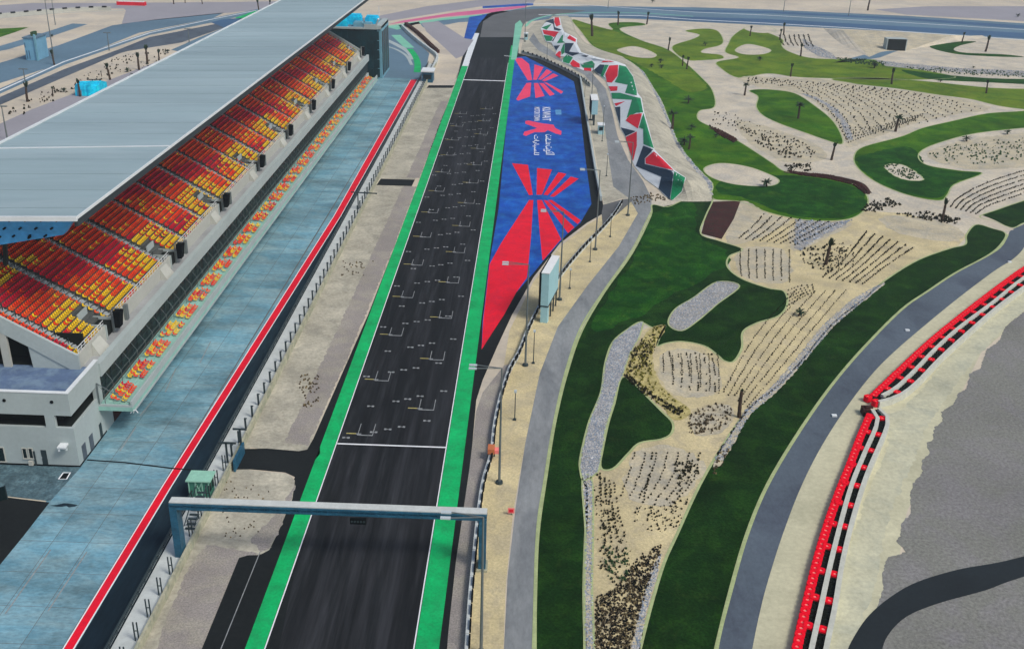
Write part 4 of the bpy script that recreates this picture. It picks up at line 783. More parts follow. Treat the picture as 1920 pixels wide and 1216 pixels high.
b.build('platform', M['wall_white'], pw); c.build('low_wall', M['concrete_dirty'], pw); d.build('guard_rail', M['dark_metal'], pw); e.build('rail_kerb', M['concrete'], pw)
post = None; y = 62.0
while y < 392:
    x = pwr(y)-.45
    near = y < 112
    b = MB()
    if near: b.box(-.22, -.10, -.10, .0, .0, 2.3); b.box(.14, .26, -.10, .0, .0, 2.3); b.box(-.10, .14, -.09, -.01, 1.2, 1.28)
    else: b.box(-.11, .11, -.2, .02, 0, 1.7); b.box(-.11, .25, -.2, -.02, 1.7, 1.8)
    o = b.build('fence_post', M['dark_metal'], None); o.parent = pw; o.location = (x+38.5, y-60, .35)
    b2 = y; y += 3.45
for u, v, nm in ((672, 375, 'pale signal bar crossing the pit wall short of the small crossing road'),):
    a = G(u, v+20); zt = HV(u, v, a); t = thing('signal_mast', 'slim dark mast with a long horizontal bar on the pit wall', 'mast', (a.x, a.y, 0))
    b = MB(); b.bar((a.x, a.y, .3), (a.x, a.y, 4.2), .22); b.build('pole', M['dark_metal'], t); b = MB(); b.bar((a.x-1.5, a.y, 4.2), (a.x+4.3, a.y-.4, 4.2), .22); b.build('bar', M['dark_metal'], t)
# gate frames beside the first crossing
a = G(445, 872); t = thing('gate_frame', 'blue grey steel gate frame beside the dark crossing road', 'gate', (a.x, a.y, 0))
b = MB(); b.bar((a.x-1.2, a.y, .3), (a.x-1.2, a.y, 3.4), .22); b.bar((a.x-.2, a.y+3, .3), (a.x-.2, a.y+3, 3.6), .22); b.bar((a.x-2.2, a.y, 3.3), (a.x+.1, a.y, 3.3), .22); b.bar((a.x-1.1, a.y+3, 3.6), (a.x+.7, a.y+3, 3.6), .2); b.build('frame', M['dark_metal'], t)
b = MB(); b.obox((a.x+.1, a.y+.7, 0), (1, 0, 0), (0, 1, 0), .12, 2.3, .05, 1.7); b.build('gate_panel', M['steel_blue'], t)
for (u, v, lab) in ((803, 152, 'blue and white control booth where the pit wall ends'),):
    a = G(u, v); t = thing('control_booth', lab, 'booth', (a.x, a.y, 0)); b = MB(); b.box(a.x-1.8, a.x+1.8, a.y-3, a.y+3, 0, 3.6); b.build('body', M['steel_blue'], t); b = MB(); b.box(a.x-2.2, a.x+2.2, a.y-3.4, a.y+3.4, 3.6, 4.0); b.build('roof', M['mural_white'], t)
    b = MB(); b.box(a.x-1.4, a.x+1.4, a.y-3.08, a.y-3.001, 1.2, 2.8); b.build('window', M['dark_glass'], t)
# green timing cabin on the pit wall
a = G(380, 928); cb = thing('pit_cabin', 'small mint green cabin with flat roof and cross braces on the pit wall', 'cabin', (a.x, a.y, 0))
hz = HV(380, 890, a); hz = 2.6
b = MB(); b.box(a.x-1.25, a.x+1.25, a.y-.9, a.y+.9, .36, hz); b.build('body', M['mint_dark'], cb)
b = MB(); b.box(a.x-1.5, a.x+1.5, a.y-1.15, a.y+1.25, hz, hz+.16); b.build('roof', M['mint'], cb)
for dx in (-1.2, -.4, .4, 1.2):
    b = MB(); b.bar((a.x+dx, a.y-.95, .36), (a.x+dx, a.y-.95, hz), .12); b.build('frame_post', M['mint'], cb)
b = MB(); b.bar((a.x-.4, a.y-.98, .5), (a.x+.4, a.y-.98, hz-.1), .09); b.bar((a.x+.4, a.y-.98, .5), (a.x-.4, a.y-.98, hz-.1), .09); b.build('cross_brace', M['mint'], cb)
for dy in (-.5, .4):
    b = MB(); b.box(a.x+1.25, a.x+1.3, a.y+dy-.3, a.y+dy+.3, 1.1, 2.1); b.build('window', M['dark_glass'], cb)

# ------------------------------------------------------------------ start gantry
gt = thing('start_gantry', 'blue grey steel gantry with a pale deck spanning the straight', 'gantry', (-20, 93, 0))
GYy, GZ = 93.2, 8.0; gx0 = GY(323, 918, GYy+.9); gx1 = GY(914, 957, GYy+.9); zt = gx0.z; zt = (gx0.z+gx1.z)/2
X0, X1 = gx0.x, gx1.x
b = MB(); b.box(X0, X1, GYy-.52, GYy+.52, zt-.12, zt); b.build('deck', M['steel_top'], gt)
b = MB()
for yy in (GYy-.55, GYy+.55):
    for zz in (zt-.25, zt-.78): b.bar((X0, yy, zz), (X1, yy, zz), .2)
    n = 30
    for i in range(n):
        xa = X0+(X1-X0)*i/n; xb = X0+(X1-X0)*(i+1)/n; b.bar((xa, yy, zt-.25), (xb, yy, zt-.78), .10) if i % 2 else b.bar((xa, yy, zt-.78), (xb, yy, zt-.25), .10); b.bar((xa, yy, zt-.25), (xa, yy, zt-.78), .08)
b.box(X0, X1, GYy-.45, GYy+.45, zt-.72, zt-.3)
b.build('truss', M['steel_blue'], gt)
for xx, nm in ((X0+.4, 0), (X1-.45, 1)):
    b = MB(); b.box(xx-.4, xx+.4, GYy-.7, GYy+.7, .3, zt-.9); b.build('column', M['steel_blue'], gt)
    b = MB(); b.box(xx-.6, xx+.6, GYy-.95, GYy+.95, .0, .3); b.build('footing', M['concrete_dirty'], gt)
a = GY(656, 955, GYy-.8); c_ = GY(687, 980, GYy-.8)
b = MB(); b.box(a.x, c_.x, GYy-1.1, GYy-.8, c_.z, zt-.9); b.build('signal_board', M['black'], gt)
for i in range(5):
    b = MB(); xx = a.x+.2+i*(c_.x-a.x-.4)/4; b.tube([(xx, GYy-1.14, c_.z+.35), (xx, GYy-1.101, c_.z+.35)], [.13, .13], 8); b.build('signal_lamp', M['dark_metal'], gt)

b = MB(); xs_ = -37.9
for i in range(9): b.box(xs_-.55, xs_+.55, 97.6+.62*i, 97.6+.62*i+.32, .45+.2*i, .53+.2*i)
b.bar((xs_-.6, 97.6, .9), (xs_-.6, 103, 3.0), .1); b.bar((xs_+.6, 97.6, .9), (xs_+.6, 103, 3.0), .1)
b.build('access_stair', M['dark_metal'], gt)

# ------------------------------------------------------------------ fence along the service road
WL = [(868, 1330), (875, 1216), (880, 1137), (886, 1072), (895, 982), (905, 912), (920, 860), (926, 808), (937, 755), (955, 698), (972, 668), (990, 622), (1008, 585), (1030, 548), (1052, 518), (1076, 488), (1100, 461), (1125, 436), (1150, 407), (1168, 378)]
def course(pts, step):
    q = smooth_open([G(u, v).xy for u, v in pts], 12); L = [0]
    for i in range(1, len(q)): L.append(L[-1]+(q[i]-q[i-1]).length)
    out = []; s = 0; i = 0
    while s < L[-1]:
        while i < len(L)-2 and L[i+1] < s: i += 1
        t = (s-L[i])/max(1e-6, L[i+1]-L[i]); p = q[i].lerp(q[i+1], t); d = (q[i+1]-q[i]).normalized(); out.append((p, d)); s += step
    return out
def fence(name, label, pts, step, hh, w, m, panel=True, cat='fence', dash=.62, group=None):
    C = course(pts, step); o0 = C[0][0]; t = thing(name, label, cat, (o0.x, o0.y, 0), group)
    for (p, d), (q, d2) in zip(C, C[1:]):
        c = (p+q)/2; e = (q-p).normalized(); L = (q-p).length
        b = MB(); b.obox((c.x, c.y, 0), (-e.y, e.x, 0), (e.x, e.y, 0), w/2, L/2-.03, 0, hh); b.build('wall_block', m, t)
        if panel:
            b = MB(); b.obox((c.x+e.y*(w/2+.1), c.y-e.x*(w/2+.1), 0), (-e.y, e.x, 0), (e.x, e.y, 0), .09, L*dash/2, hh-.3, hh+.35); b.build('fence_panel', M['black'], t)
    return t
fence('track_fence', 'concrete barrier with short black panels curving between straight and service road', WL, 2.3, 1.0, .34, M['wall_white'])
fence('track_fence', 'pale guard wall along the far right edge of the blue painted run-off', [(1088, 148), (1096, 200), (1106, 260), (1116, 320), (1128, 384)], 4, 1.1, .5, M['concrete'], False, 'barrier')
fence('track_fence', 'white post fence running from the red paint to the mural bank', [(978, 100), (1010, 110), (1050, 128), (1088, 148), (1110, 165)], 3.4, 1.1, .4, M['concrete_warm'], True, 'fence', .25)
fence('pit_exit_wall', 'white topped wall of the pit exit with dark red tyres behind it', [(806, 140), (818, 118), (819, 107), (803, 94), (775, 72), (752, 50)], 4, 1.3, .8, M['wall_white'], False, 'barrier')
C = course([(762, 48), (785, 66), (808, 88), (822, 101)], 1.5)
for (p, d) in C: 
    pass
tr = thing('tyre_barrier', 'row of dark red tyre stacks behind the pit exit wall', 'tyre barrier', (C[0][0].x, C[0][0].y, 0))
for (p, d) in C[::2]:
    b = MB(); b.tube([(p.x, p.y, 0), (p.x, p.y, 1.3)], [.9, .9], 8); b.build('tyre_stack', M['mulch'], tr)
# pit exit bend post fence in the far left
fence('boundary_fence', 'low pale fence with dark posts crossing the far left yard', [(-40, 36), (0, 33), (60, 28), (120, 23), (180, 20), (230, 20)], 6, 1.8, .5, M['concrete_warm'], True, 'fence', .35)

# ------------------------------------------------------------------ lamp posts
def lamp(base, label, h=16.6, arm=3.0, hidden=None, group='tall lamp posts with twin heads along the service road', dirx=-1):
    p = base; t = thing('lamp_post', label, 'lamp post', (p.x, p.y, 0), group)
    b = MB(); b.tube([(p.x, p.y, .3), (p.x, p.y, h)], [.17, .09], 8); b.build('pole', M['lamp_grey'], t)
    b = MB(); b.tube([(p.x, p.y, 0), (p.x, p.y, .3)], [.5, .45], 10); b.build('footing', M['dark_metal'], t)
    for dy in (-.45, .45):
        b = MB(); b.bar((p.x, p.y, h), (p.x+dirx*arm, p.y+dy, h+.1), .09); b.build('arm', M['lamp_grey'], t)
        b = MB(); b.box(min(p.x+dirx*arm, p.x+dirx*(arm+.95)), max(p.x+dirx*arm, p.x+dirx*(arm+.95)), p.y+dy-.17, p.y+dy+.17, h, h+.15); b.build('lamp_head', M['lamp_head'], t)
for (u, v, lab, h) in ((902, 1224, 'tall grey lamp post rising in front of the gantry\'s right column', 16.2), (936, 905, 'tall grey twin-headed lamp post on the sand beside the orange marshal post', 16.2), (985, 685, 'tall grey lamp post on the sand before the big screen', 16.8), (1049, 562, 'tall grey lamp post half hidden behind the big screen', 16.5), (1116, 468, 'tall grey lamp post behind the barrier where the red rays end', 16.5), (1177, 404, 'tall grey lamp post at the bend of the service road', 16.5), (1107, 225, 'tall lamp post by the small far screen', 16.5), (984, 78, 'tall lamp post at the top of the straight', 22)):
    lamp(G(u, v), lab, h)
for (u, v, ut, vt, lab) in ((965, 787, 966, 735, 'thin dark camera pole alone on the sand, lowest on the service road side'), (1000, 681, 1001, 622, 'thin dark camera pole with a white top beside the big screen foot'), (1068, 541, 1069, 506, 'thin dark pole just above the big screen'), (1106, 491, 1107, 446, 'thin dark pole by the barrier, third up from the big screen'), (1144, 444, 1146, 404, 'thin dark pole near the end of the barrier'), (1129, 265, 1131, 200, 'thin dark pole on the pale verge under the small far screen'), (1137, 330, 1138, 290, 'thin dark pole beside the grey service road bend'), (1096, 182, 1098, 150, 'thin dark pole at the far corner of the blue paint'), (1025, 122, 1026, 82, 'thin dark pole in front of the mural top')):
    p = G(u, v); h = HV(ut, vt, p); t = thing('camera_pole', lab, 'pole', (p.x, p.y, 0), 'thin poles on the sandy verge')
    b = MB(); b.tube([(p.x, p.y, 0), (p.x, p.y, h)], [.09, .06], 6); b.build('pole', M['dark_metal'], t); b = MB(); b.box(p.x-.18, p.x+.18, p.y-.22, p.y+.22, h, h+.3); b.build('camera', M['lamp_head'], t); b = MB(); b.box(p.x-.22, p.x+.22, p.y-.22, p.y+.22, 0, .2); b.build('footing', M['dark_metal'], t)
for (u, v, ut, vt, lab) in ((14, 262, 3, 200, 'grey lamp post behind the roof at the left edge'), (101, 110, 96, 0, 'tall floodlight mast beside the pale blue cabin'), (104, 47, 92, 0, 'slim floodlight mast behind the pale blue cabin'), (205, 95, 200, 62, 'short lamp post on the far left road'), (355, 80, 356, 55, 'short lamp post on the sandy island behind the roof'), (47, 152, 46, 130, 'short lamp post on the kerb left of the palms'), (1591, 30, 1591, 0, 'lamp post beyond the far road'), (1469, 22, 1469, 0, 'lamp post beyond the far road, left of the far palm'), (1140, 16, 1141, 0, 'lamp post beyond the far road above the striped mural')):
    p = G(u, v); h = HV(ut, vt, p); t = thing('far_lamp_post', lab, 'lamp post', (p.x, p.y, 0), 'distant lamp posts')
    b = MB(); b.tube([(p.x, p.y, 0), (p.x, p.y, h)], [.22, .12], 6); b.build('pole', M['lamp_grey'], t); b = MB(); b.box(p.x-1.4, p.x+1.4, p.y-.3, p.y+.3, h, h+.25); b.build('lamp_head', M['lamp_grey'], t)

# ------------------------------------------------------------------ big screen
a = G(1012, 606); c_ = G(1030, 613); zb, ztp = HV(1013, 574, a), HV(1013, 514, a)
sf = Vector(((a.x+c_.x)/2, (a.y+c_.y)/2)); tl = G(1030, 514, ztp).xy; tr_ = G(1049, 481, ztp).xy; dirv = (tr_-tl).normalized(); Ls = (tr_-tl).length; nrm = Vector((-dirv.y, dirv.x))
wd = (G(1013, 514, ztp).xy-tl).length*.5
bs = thing('big_screen', 'tall pale blue video screen cabinet with white top seen end-on beside the barrier', 'screen', (sf.x, sf.y, 0))
c0 = tl+nrm*wd*.85+dirv*Ls/2
b = MB(); b.obox((c0.x, c0.y, 0), (nrm.x, nrm.y, 0), (dirv.x, dirv.y, 0), wd*.85, Ls/2, zb, ztp); b.build('cabinet', M['screen_box'], bs)
b = MB(); b.obox((c0.x, c0.y, 0), (nrm.x, nrm.y, 0), (dirv.x, dirv.y, 0), wd*.85+.05, Ls/2+.05, ztp+.002, ztp+.15); b.build('top_cap', M['screen_top'], bs)
f0 = c0+nrm*(wd*.85+.18); b = MB(); b.obox((f0.x, f0.y, 0), (nrm.x, nrm.y, 0), (dirv.x, dirv.y, 0), .17, Ls/2+.1, zb-.1, ztp+.05); b.build('display', M['black'], bs)
b = MB(); b.obox((c0.x, c0.y, 0), (nrm.x, nrm.y, 0), (dirv.x, dirv.y, 0), wd*.85+.06, Ls/2+.06, zb-.22, zb-.003); b.build('bottom_frame', M['dark_metal'], bs)
p0 = c0-dirv*(Ls/2-.6); b = MB(); b.obox((p0.x, p0.y, 0), (nrm.x, nrm.y, 0), (dirv.x, dirv.y, 0), wd*.8, .6, 0, zb-.23); b.build('pedestal', M['screen_box'], bs)
for k in (.35, .62, .9):
    p0 = c0-dirv*(Ls/2-Ls*k); b = MB()
    for sgn in (-.7, .7): q = p0+nrm*sgn*wd; b.bar((q.x, q.y, 0), (q.x, q.y, zb-.2), .25)
    q1_ = p0+nrm*.7*wd; q2_ = p0-nrm*.7*wd; b.bar((q1_.x, q1_.y, .4), (q2_.x, q2_.y, zb-.4), .12); b.build('leg', M['dark_metal'], bs)
# far small screen
a = G(1113, 235); t = thing('far_screen', 'small white topped screen on legs beside the blue run-off', 'screen', (a.x, a.y, 0)); zz = HV(1112, 187, a)
b = MB(); b.box(a.x-.9, a.x+.9, a.y-1, a.y+7, zz*.45, zz); b.build('cabinet', M['screen_box'], t); b = MB(); b.box(a.x-1.2, a.x-.902, a.y-1, a.y+7, zz*.45, zz-.1); b.build('display', M['black'], t)
b = MB(); b.box(a.x-1.1, a.x+1.0, a.y-1.1, a.y+7.1, zz+.002, zz+.2); b.build('top_cap', M['screen_top'], t)
for dy in (0, 6): b = MB(); b.bar((a.x, a.y+dy, 0), (a.x, a.y+dy, zz*.45), .5); b.build('leg', M['dark_metal'], t)
# small grey screen stands near the mural
for (u, v, lab) in ((1126, 250, 'small pale blue box on a post under the far screen'), (986, 74, 'white marshal hut with dark window at the top of the straight')):
    a = G(u, v); t = thing('marshal_hut', lab, 'hut', (a.x, a.y, 0)); b = MB(); b.box(a.x-.8, a.x+.8, a.y-1.5, a.y+1.5, 0, 2.6); b.build('body', M['screen_box'], t); b = MB(); b.box(a.x-1, a.x+1, a.y-1.7, a.y+1.7, 2.6, 2.8); b.build('roof', M['mural_white'], t); b = MB(); b.box(a.x-.6, a.x+.6, a.y-1.58, a.y-1.501, 1.2, 2.2); b.build('window', M['dark_glass'], t)
# orange marshal post
a = G(921, 858); t = thing('marshal_post', 'orange and white marshal stand at the barrier', 'marshal post', (a.x, a.y, 0))
b = MB(); b.box(a.x-.45, a.x+.45, a.y-.9, a.y+.5, 1.1, 1.8); b.build('panel', M['orange'], t); b = MB(); b.bar((a.x-.4, a.y-.8, 0), (a.x-.4, a.y-.8, 1.1), .15); b.bar((a.x+.4, a.y+.4, 0), (a.x+.4, a.y+.4, 1.1), .15); b.build('leg', M['dark_metal'], t); b = MB(); b.box(a.x+.46, a.x+1.0, a.y-.6, a.y+.3, 1.0, 1.5); b.build('cushion', M['tyre_core'], t)
a = G(959, 965); t = thing('notice_board', 'small white and red board on the edge of the service road', 'board', (a.x, a.y, 0)); b = MB(); b.box(a.x-.45, a.x+.35, a.y-.05, a.y+.05, .3, 1.0); b.build('panel', M['tyre_core'], t); b = MB(); b.box(a.x-.3, a.x+.2, a.y-.08, a.y-.051, .45, .85); b.build('print', M['mural_red'], t); b = MB(); b.bar((a.x, a.y+.1, 0), (a.x, a.y+.1, .9), .08); b.build('leg', M['dark_metal'], t)

# ------------------------------------------------------------------ tyre barriers on the karting side
def tyre_meshes():
    out = {}
    for nm, m, r, h in (('red', 'tyre_red', .53, .85), ('black', 'tyre_black', .56, .75)):
        b = MB(); n = 12
        def rg(rr, z):
            out_ = []
            for k in range(n):
                a = 2*math.pi*(k+.5)/n; ca, sa = math.cos(a), math.sin(a); e_ = .55 if nm == 'red' and rr > .3 else 1
                out_.append((rr*math.copysign(abs(ca)**e_, ca), rr*math.copysign(abs(sa)**e_, sa), z))
            return out_
        prof = [(r, 0), (r*.96, h*.25), (r, h*.3), (r*1.0, h*.6), (r*.96, h*.65), (r, h*.7), (r, h*.96), (r*.95, h), (r*.42, h), (r*.36, h*.86)]
        vs = [p for rr, z in prof for p in rg(rr, z)]; fs = [(i*n+k, i*n+(k+1) % n, (i+1)*n+(k+1) % n, (i+1)*n+k) for i in range(len(prof)-1) for k in range(n)]
        b.add(vs, fs); b.add(rg(r*.37, h*.88), [tuple(range(n))], 1)
        o = b.build('x', [M[m], M['tyre_core'] if nm == 'red' else M['void']]); out[nm] = o.data; o.data.name = nm+' tyre stack'; bpy.data.objects.remove(o)
    return out
TM = tyre_meshes()
def put(me, name, p, z, parent, rot=0):
    o = bpy.data.objects.new(name, me); COL.objects.link(o); o.parent = parent; o.location = (p.x-parent.location.x, p.y-parent.location.y, z); o.rotation_euler[2] = rot+random.uniform(-.06, .06); return o
def belt(pts, parent, w=.55, h=1.05, wave=0):
    C = course(pts, 2.45)
    for (p, d), (q, d2) in zip(C, C[1:]):
        n1 = Vector((-d.y, d.x))*w/2; n2 = Vector((-d2.y, d2.x))*w/2; g_ = (q-p)*.004
        a0, a1, b0, b1 = p-n1+g_, p+n1+g_, q-n2-g_, q+n2-g_
        b = MB(); b.add([(a0.x, a0.y, 0), (a1.x, a1.y, 0), (b1.x, b1.y, 0), (b0.x, b0.y, 0), (a0.x, a0.y, h), (a1.x, a1.y, h), (b1.x, b1.y, h), (b0.x, b0.y, h)], [(4, 5, 6, 7), (0, 1, 5, 4), (1, 2, 6, 5), (2, 3, 7, 6), (3, 0, 4, 7)]); b.build('belt_panel', M['belt'], parent)
def tyre_barrier(label, front, b1, b2, flip):
    C = course(front, .98); o0 = C[0][0]; t = thing('tyre_barrier', label, 'tyre barrier', (o0.x, o0.y, 0), 'red and white tyre barriers of the karting track')
    for i, (p, d) in enumerate(C): put(TM['red'], 'red_tyre_stack', p, random.uniform(-.04, .04), t, math.atan2(d.y, d.x))
    belt(b1, t); belt(b2, t)
    B1 = course(b1, .98); B2 = course(b2, .98)
    # black stacks between the rows, a red pair every fifth
    for i, (p, d) in enumerate(C):
        if i % 2: pass
        side = Vector((d.y, -d.x))*flip
        o_ = put(TM['black'], 'black_tyre_stack', p-side*.62+Vector((0, 0)), -.25, t)
    for i, (p, d) in enumerate(B1):
        side = Vector((d.y, -d.x))*flip
        if i % 5 == 2: put(TM['red'], 'red_tyre_stack', p-side*.70, .06, t, math.atan2(d.y, d.x)); put(TM['red'], 'red_tyre_stack', p+side*.82, .06, t, math.atan2(d.y, d.x))
        else: put(TM['black'], 'black_tyre_stack', p-side*.78, -.05, t); put(TM['black'], 'black_tyre_stack', p+side*.80, -.05, t)
    return t
tyre_barrier('lower run of red and black tyre stacks, ending at the bottom edge', [(1629, 787), (1612, 826), (1592, 880), (1572, 930), (1551, 990), (1532, 1055), (1514, 1128), (1494, 1216), (1470, 1330)], [(1634, 779), (1643, 790), (1640, 812), (1618, 862), (1594, 922), (1572, 1000), (1551, 1085), (1537, 1150), (1522, 1216), (1498, 1330)], [(1646, 776), (1660, 788), (1662, 806), (1650, 838), (1622, 904), (1598, 980), (1578, 1062), (1563, 1150), (1549, 1216), (1528, 1330)], 1)
tyre_barrier('upper run of red and black tyre stacks, leaving at the right edge', [(2010, 450), (1920, 509), (1860, 553), (1800, 600), (1740, 650), (1690, 697), (1634, 751)], [(2010, 468), (1920, 527), (1860, 575), (1800, 620), (1755, 660), (1712, 705), (1680, 735), (1655, 750), (1632, 757)], [(2010, 482), (1920, 545), (1865, 587), (1805, 640), (1760, 682), (1720, 724), (1690, 748), (1660, 760), (1626, 767)], 1)
a = G(1622, 776); t = thing('barrier_post', 'brown red stub post where the two tyre barriers meet', 'post', (a.x, a.y, 0)); b = MB(); b.box(a.x-.55, a.x+.5, a.y-.7, a.y+.7, 0, 1.1); b.box(a.x-.2, a.x+.9, a.y-.3, a.y+.3, 1.1, 1.3); b.build('post', M['mulch'], t)
for (u, v) in ((1701, 620), (1564, 780), (1893, 492)):
    a = G(u, v); b = MB(); b.box(a.x-.35, a.x+.35, a.y-.25, a.y+.25, 0, .25); tag(b.build('road_stone', M['mural_white']), {1701: 'white marker on the kart road halfway up', 1564: 'white marker on the kart road edge, the lower one', 1893: 'white marker on the kart road, the upper one by the bend'}[u], 'marker', 'white markers on the kart road')
# corner of a glass fence at the lower left
a = G(14, 936); c_ = G(6, 905); t = thing('glass_fence', 'dark glass fence corner at the left edge beside the pavers', 'fence', (a.x, a.y, 0))
b = MB(); b.bar((a.x, a.y, 0), (a.x, a.y, 2.0), .14); b.build('post', M['dark_metal'], t); b = MB(); b.obox((a.x-4, a.y-2.5, 0), (4, 2.5, 0), (-2.5, 4, 0), 4.7, .05, .1, 1.9); b.build('glass_panel', M['dark_glass'], t)

# ------------------------------------------------------------------ blue cabin, tarpaulin hut
a = G(50, 113); c_ = G(88, 107); t = thing('blue_cabin', 'tall pale blue cabin on the far left yard', 'cabin', (a.x, a.y, 0)); h = HV(44, 72, a)
w_ = c_.x-a.x
b = MB(); b.box(a.x, c_.x, a.y, a.y+9, 0, h); b.build('body', M['cabin_blue'], t)
b = MB(); b.box(a.x-.3, c_.x+.3, a.y-.3, a.y+9.3, h, h+.4); b.build('roof', M['asphalt_far'], t)
b = MB(); b.box(a.x+w_*.35, a.x+w_*.6, a.y+3, a.y+6, h+.4, h+1.8); b.build('roof_unit', M['shrub_green'], t)
for fx_, z0_, z1_, wd_ in ((.04, .58, .8, .06), (.1, .05, .45, .06), (.3, .05, .45, .07), (.88, .08, .25, .1)):
    b = MB(); b.box(a.x+w_*fx_, a.x+w_*(fx_+wd_), a.y-.1, a.y-.001, h*z0_, h*z1_); b.build('window' if z0_ > .05 else 'door', M['asphalt_deep'], t)
b = MB(); b.box(c_.x-.2, c_.x+.4, a.y-.6, a.y+.1, 0, h+1.5); b.build('corner_mast', M['tower_side'], t)
a = G(142, 180); c_ = G(201, 172); t = thing('tarpaulin_hut', 'hut wrapped in bright blue tarpaulin beside the palms behind the roof', 'hut', (a.x, a.y, 0)); h = HV(142, 157, a)
w_ = c_.x-a.x; n = 12; b = MB(); rows_ = []
for i in range(n+1):
    x = a.x+w_*i/n; j = random.uniform(-.12, .12); s = .3*math.sin(i*.9)
    rows_ += [(x, a.y+j, 0), (x, a.y+.1+j, h*.55), (x, a.y+.5+j, h*(.86+.05*math.sin(i))), (x, a.y+4, h*(1.0+.12*i/n)), (x, a.y+8, h*.8), (x, a.y+8.4, 0)]
b.add(rows_, [(i*6+k, (i+1)*6+k, (i+1)*6+k+1, i*6+k+1) for i in range(n) for k in range(5)]+[tuple(range(5, -1, -1)), tuple(n*6+k for k in range(6))]); b.build('tarpaulin', M['cyan'], t)
b = MB(); b.bar((a.x+w_*.3, a.y+5, h*1.1), (a.x+w_*.95, a.y+4, h*1.2), .25); b.bar((a.x+w_*.95, a.y+4, h*1.2), (a.x+w_*.98, a.y+4, 0), .25); b.build('ridge_pole', M['dark_metal'], t)
b = MB(); b.box(a.x+w_*.1, a.x+w_*.3, a.y-.2, a.y-.001, 0, h*.5); b.build('door_flap', M['cabin_blue'], t)
a = G(245, 8); b = MB(); p0, p1 = G(221, 9), G(277, 9); t = thing('red_barrier', 'long red barrier wall at the top left edge', 'barrier', (p0.x, p0.y, 0)); b.box(p0.x, p1.x, p0.y-1.5, p0.y+1.5, 0, 1.6); b.build('wall', M['mural_red'], t); b = MB(); b.box(p0.x+.5, p1.x-.5, p0.y-1.0, p0.y+1, 1.6, 1.8); b.build('coping', M['mural_white'], t)

# ------------------------------------------------------------------ palms
def palm_meshes(kind, seed):
    rnd = random.Random(seed); b = MB()
    hh = {'tied': 1, 'open': 1, 'bush': .35, 'bare': 1}[kind]
    pts = []; 
    for i in range(9): t = i/8; pts.append((.03*math.sin(t*2+seed), .03*math.cos(t*1.5), hh*.72*t if kind != 'bare' else t*hh))
    rs = [.055*(1-.25*i/8)*(1+.16*(i % 2)) for i in range(9)]
    b.tube(pts, rs, 8); top = Vector(pts[-1]); o = b.build('x', M['bark']); tm = o.data; bpy.data.objects.remove(o)
    c = MB(); nf = {'tied': 20, 'open': 26, 'bush': 26, 'bare': 7}[kind]
    for k in range(nf):
        az = rnd.uniform(0, 6.283); 
        if kind == 'tied': el, L, dr = rnd.uniform(1.15, 1.5), rnd.uniform(.22, .36), .1
        elif kind == 'bare': el, L, dr = rnd.uniform(1.0, 1.5), rnd.uniform(.05, .10), .0
        elif kind == 'open': el, L, dr = rnd.uniform(.2, 1.3), rnd.uniform(.20, .30), .9
        else: el, L, dr = rnd.uniform(.25, 1.3), rnd.uniform(.32, .5), 1.0
        p = top.copy(); d = Vector((math.cos(az)*math.cos(el), math.sin(az)*math.cos(el), math.sin(el))); s = Vector((-math.sin(az), math.cos(az), 0)); prev = None; ns = 6
        for j in range(ns+1):
            w = .045*math.sin(math.pi*min(.97, (j+.6)/(ns+.8)))+.006; w *= rnd.uniform(.7, 1.2)
            drp = Vector((0, 0, -w*.5)); q = (p-s*w+drp, p+Vector((0, 0, .005)), p+s*w+drp)
            if prev: c.face([prev[0], prev[1], q[1], q[0]]); c.face([prev[1], prev[2], q[2], q[1]])
            prev = q; p = p+d*(L/ns); d = (d+Vector((0, 0, -dr*.22))).normalized()
    o = c.build('x', M['frond']); cm = o.data; bpy.data.objects.remove(o)
    return tm, cm
PM = {(k, s): palm_meshes(k, s) for k in ('tied', 'open', 'bush', 'bare') for s in (1, 2, 3)}
def palm(u, vb, vt, kind, label, group='young palms planted in the garden', name='palm_tree'):
    p = G(u, vb); h = max(1.2, HV(u, vt, p)); i = random.randint(1, 3); tm, cm = PM[(kind, i)]
    t = thing(name, label, 'palm', (p.x, p.y, 0), group); t.rotation_euler[2] = random.uniform(0, 6.28); k = h/(1.0 if kind in ('tied', 'bare') else .98 if kind == 'open' else .75); t.scale = (k*1.15, k*1.15, k); t.rotation_euler[0] = random.uniform(-.04, .04)
    for nm, me in (('trunk', tm), ('crown', cm)): o = bpy.data.objects.new(nm, me); COL.objects.link(o); o.parent = t
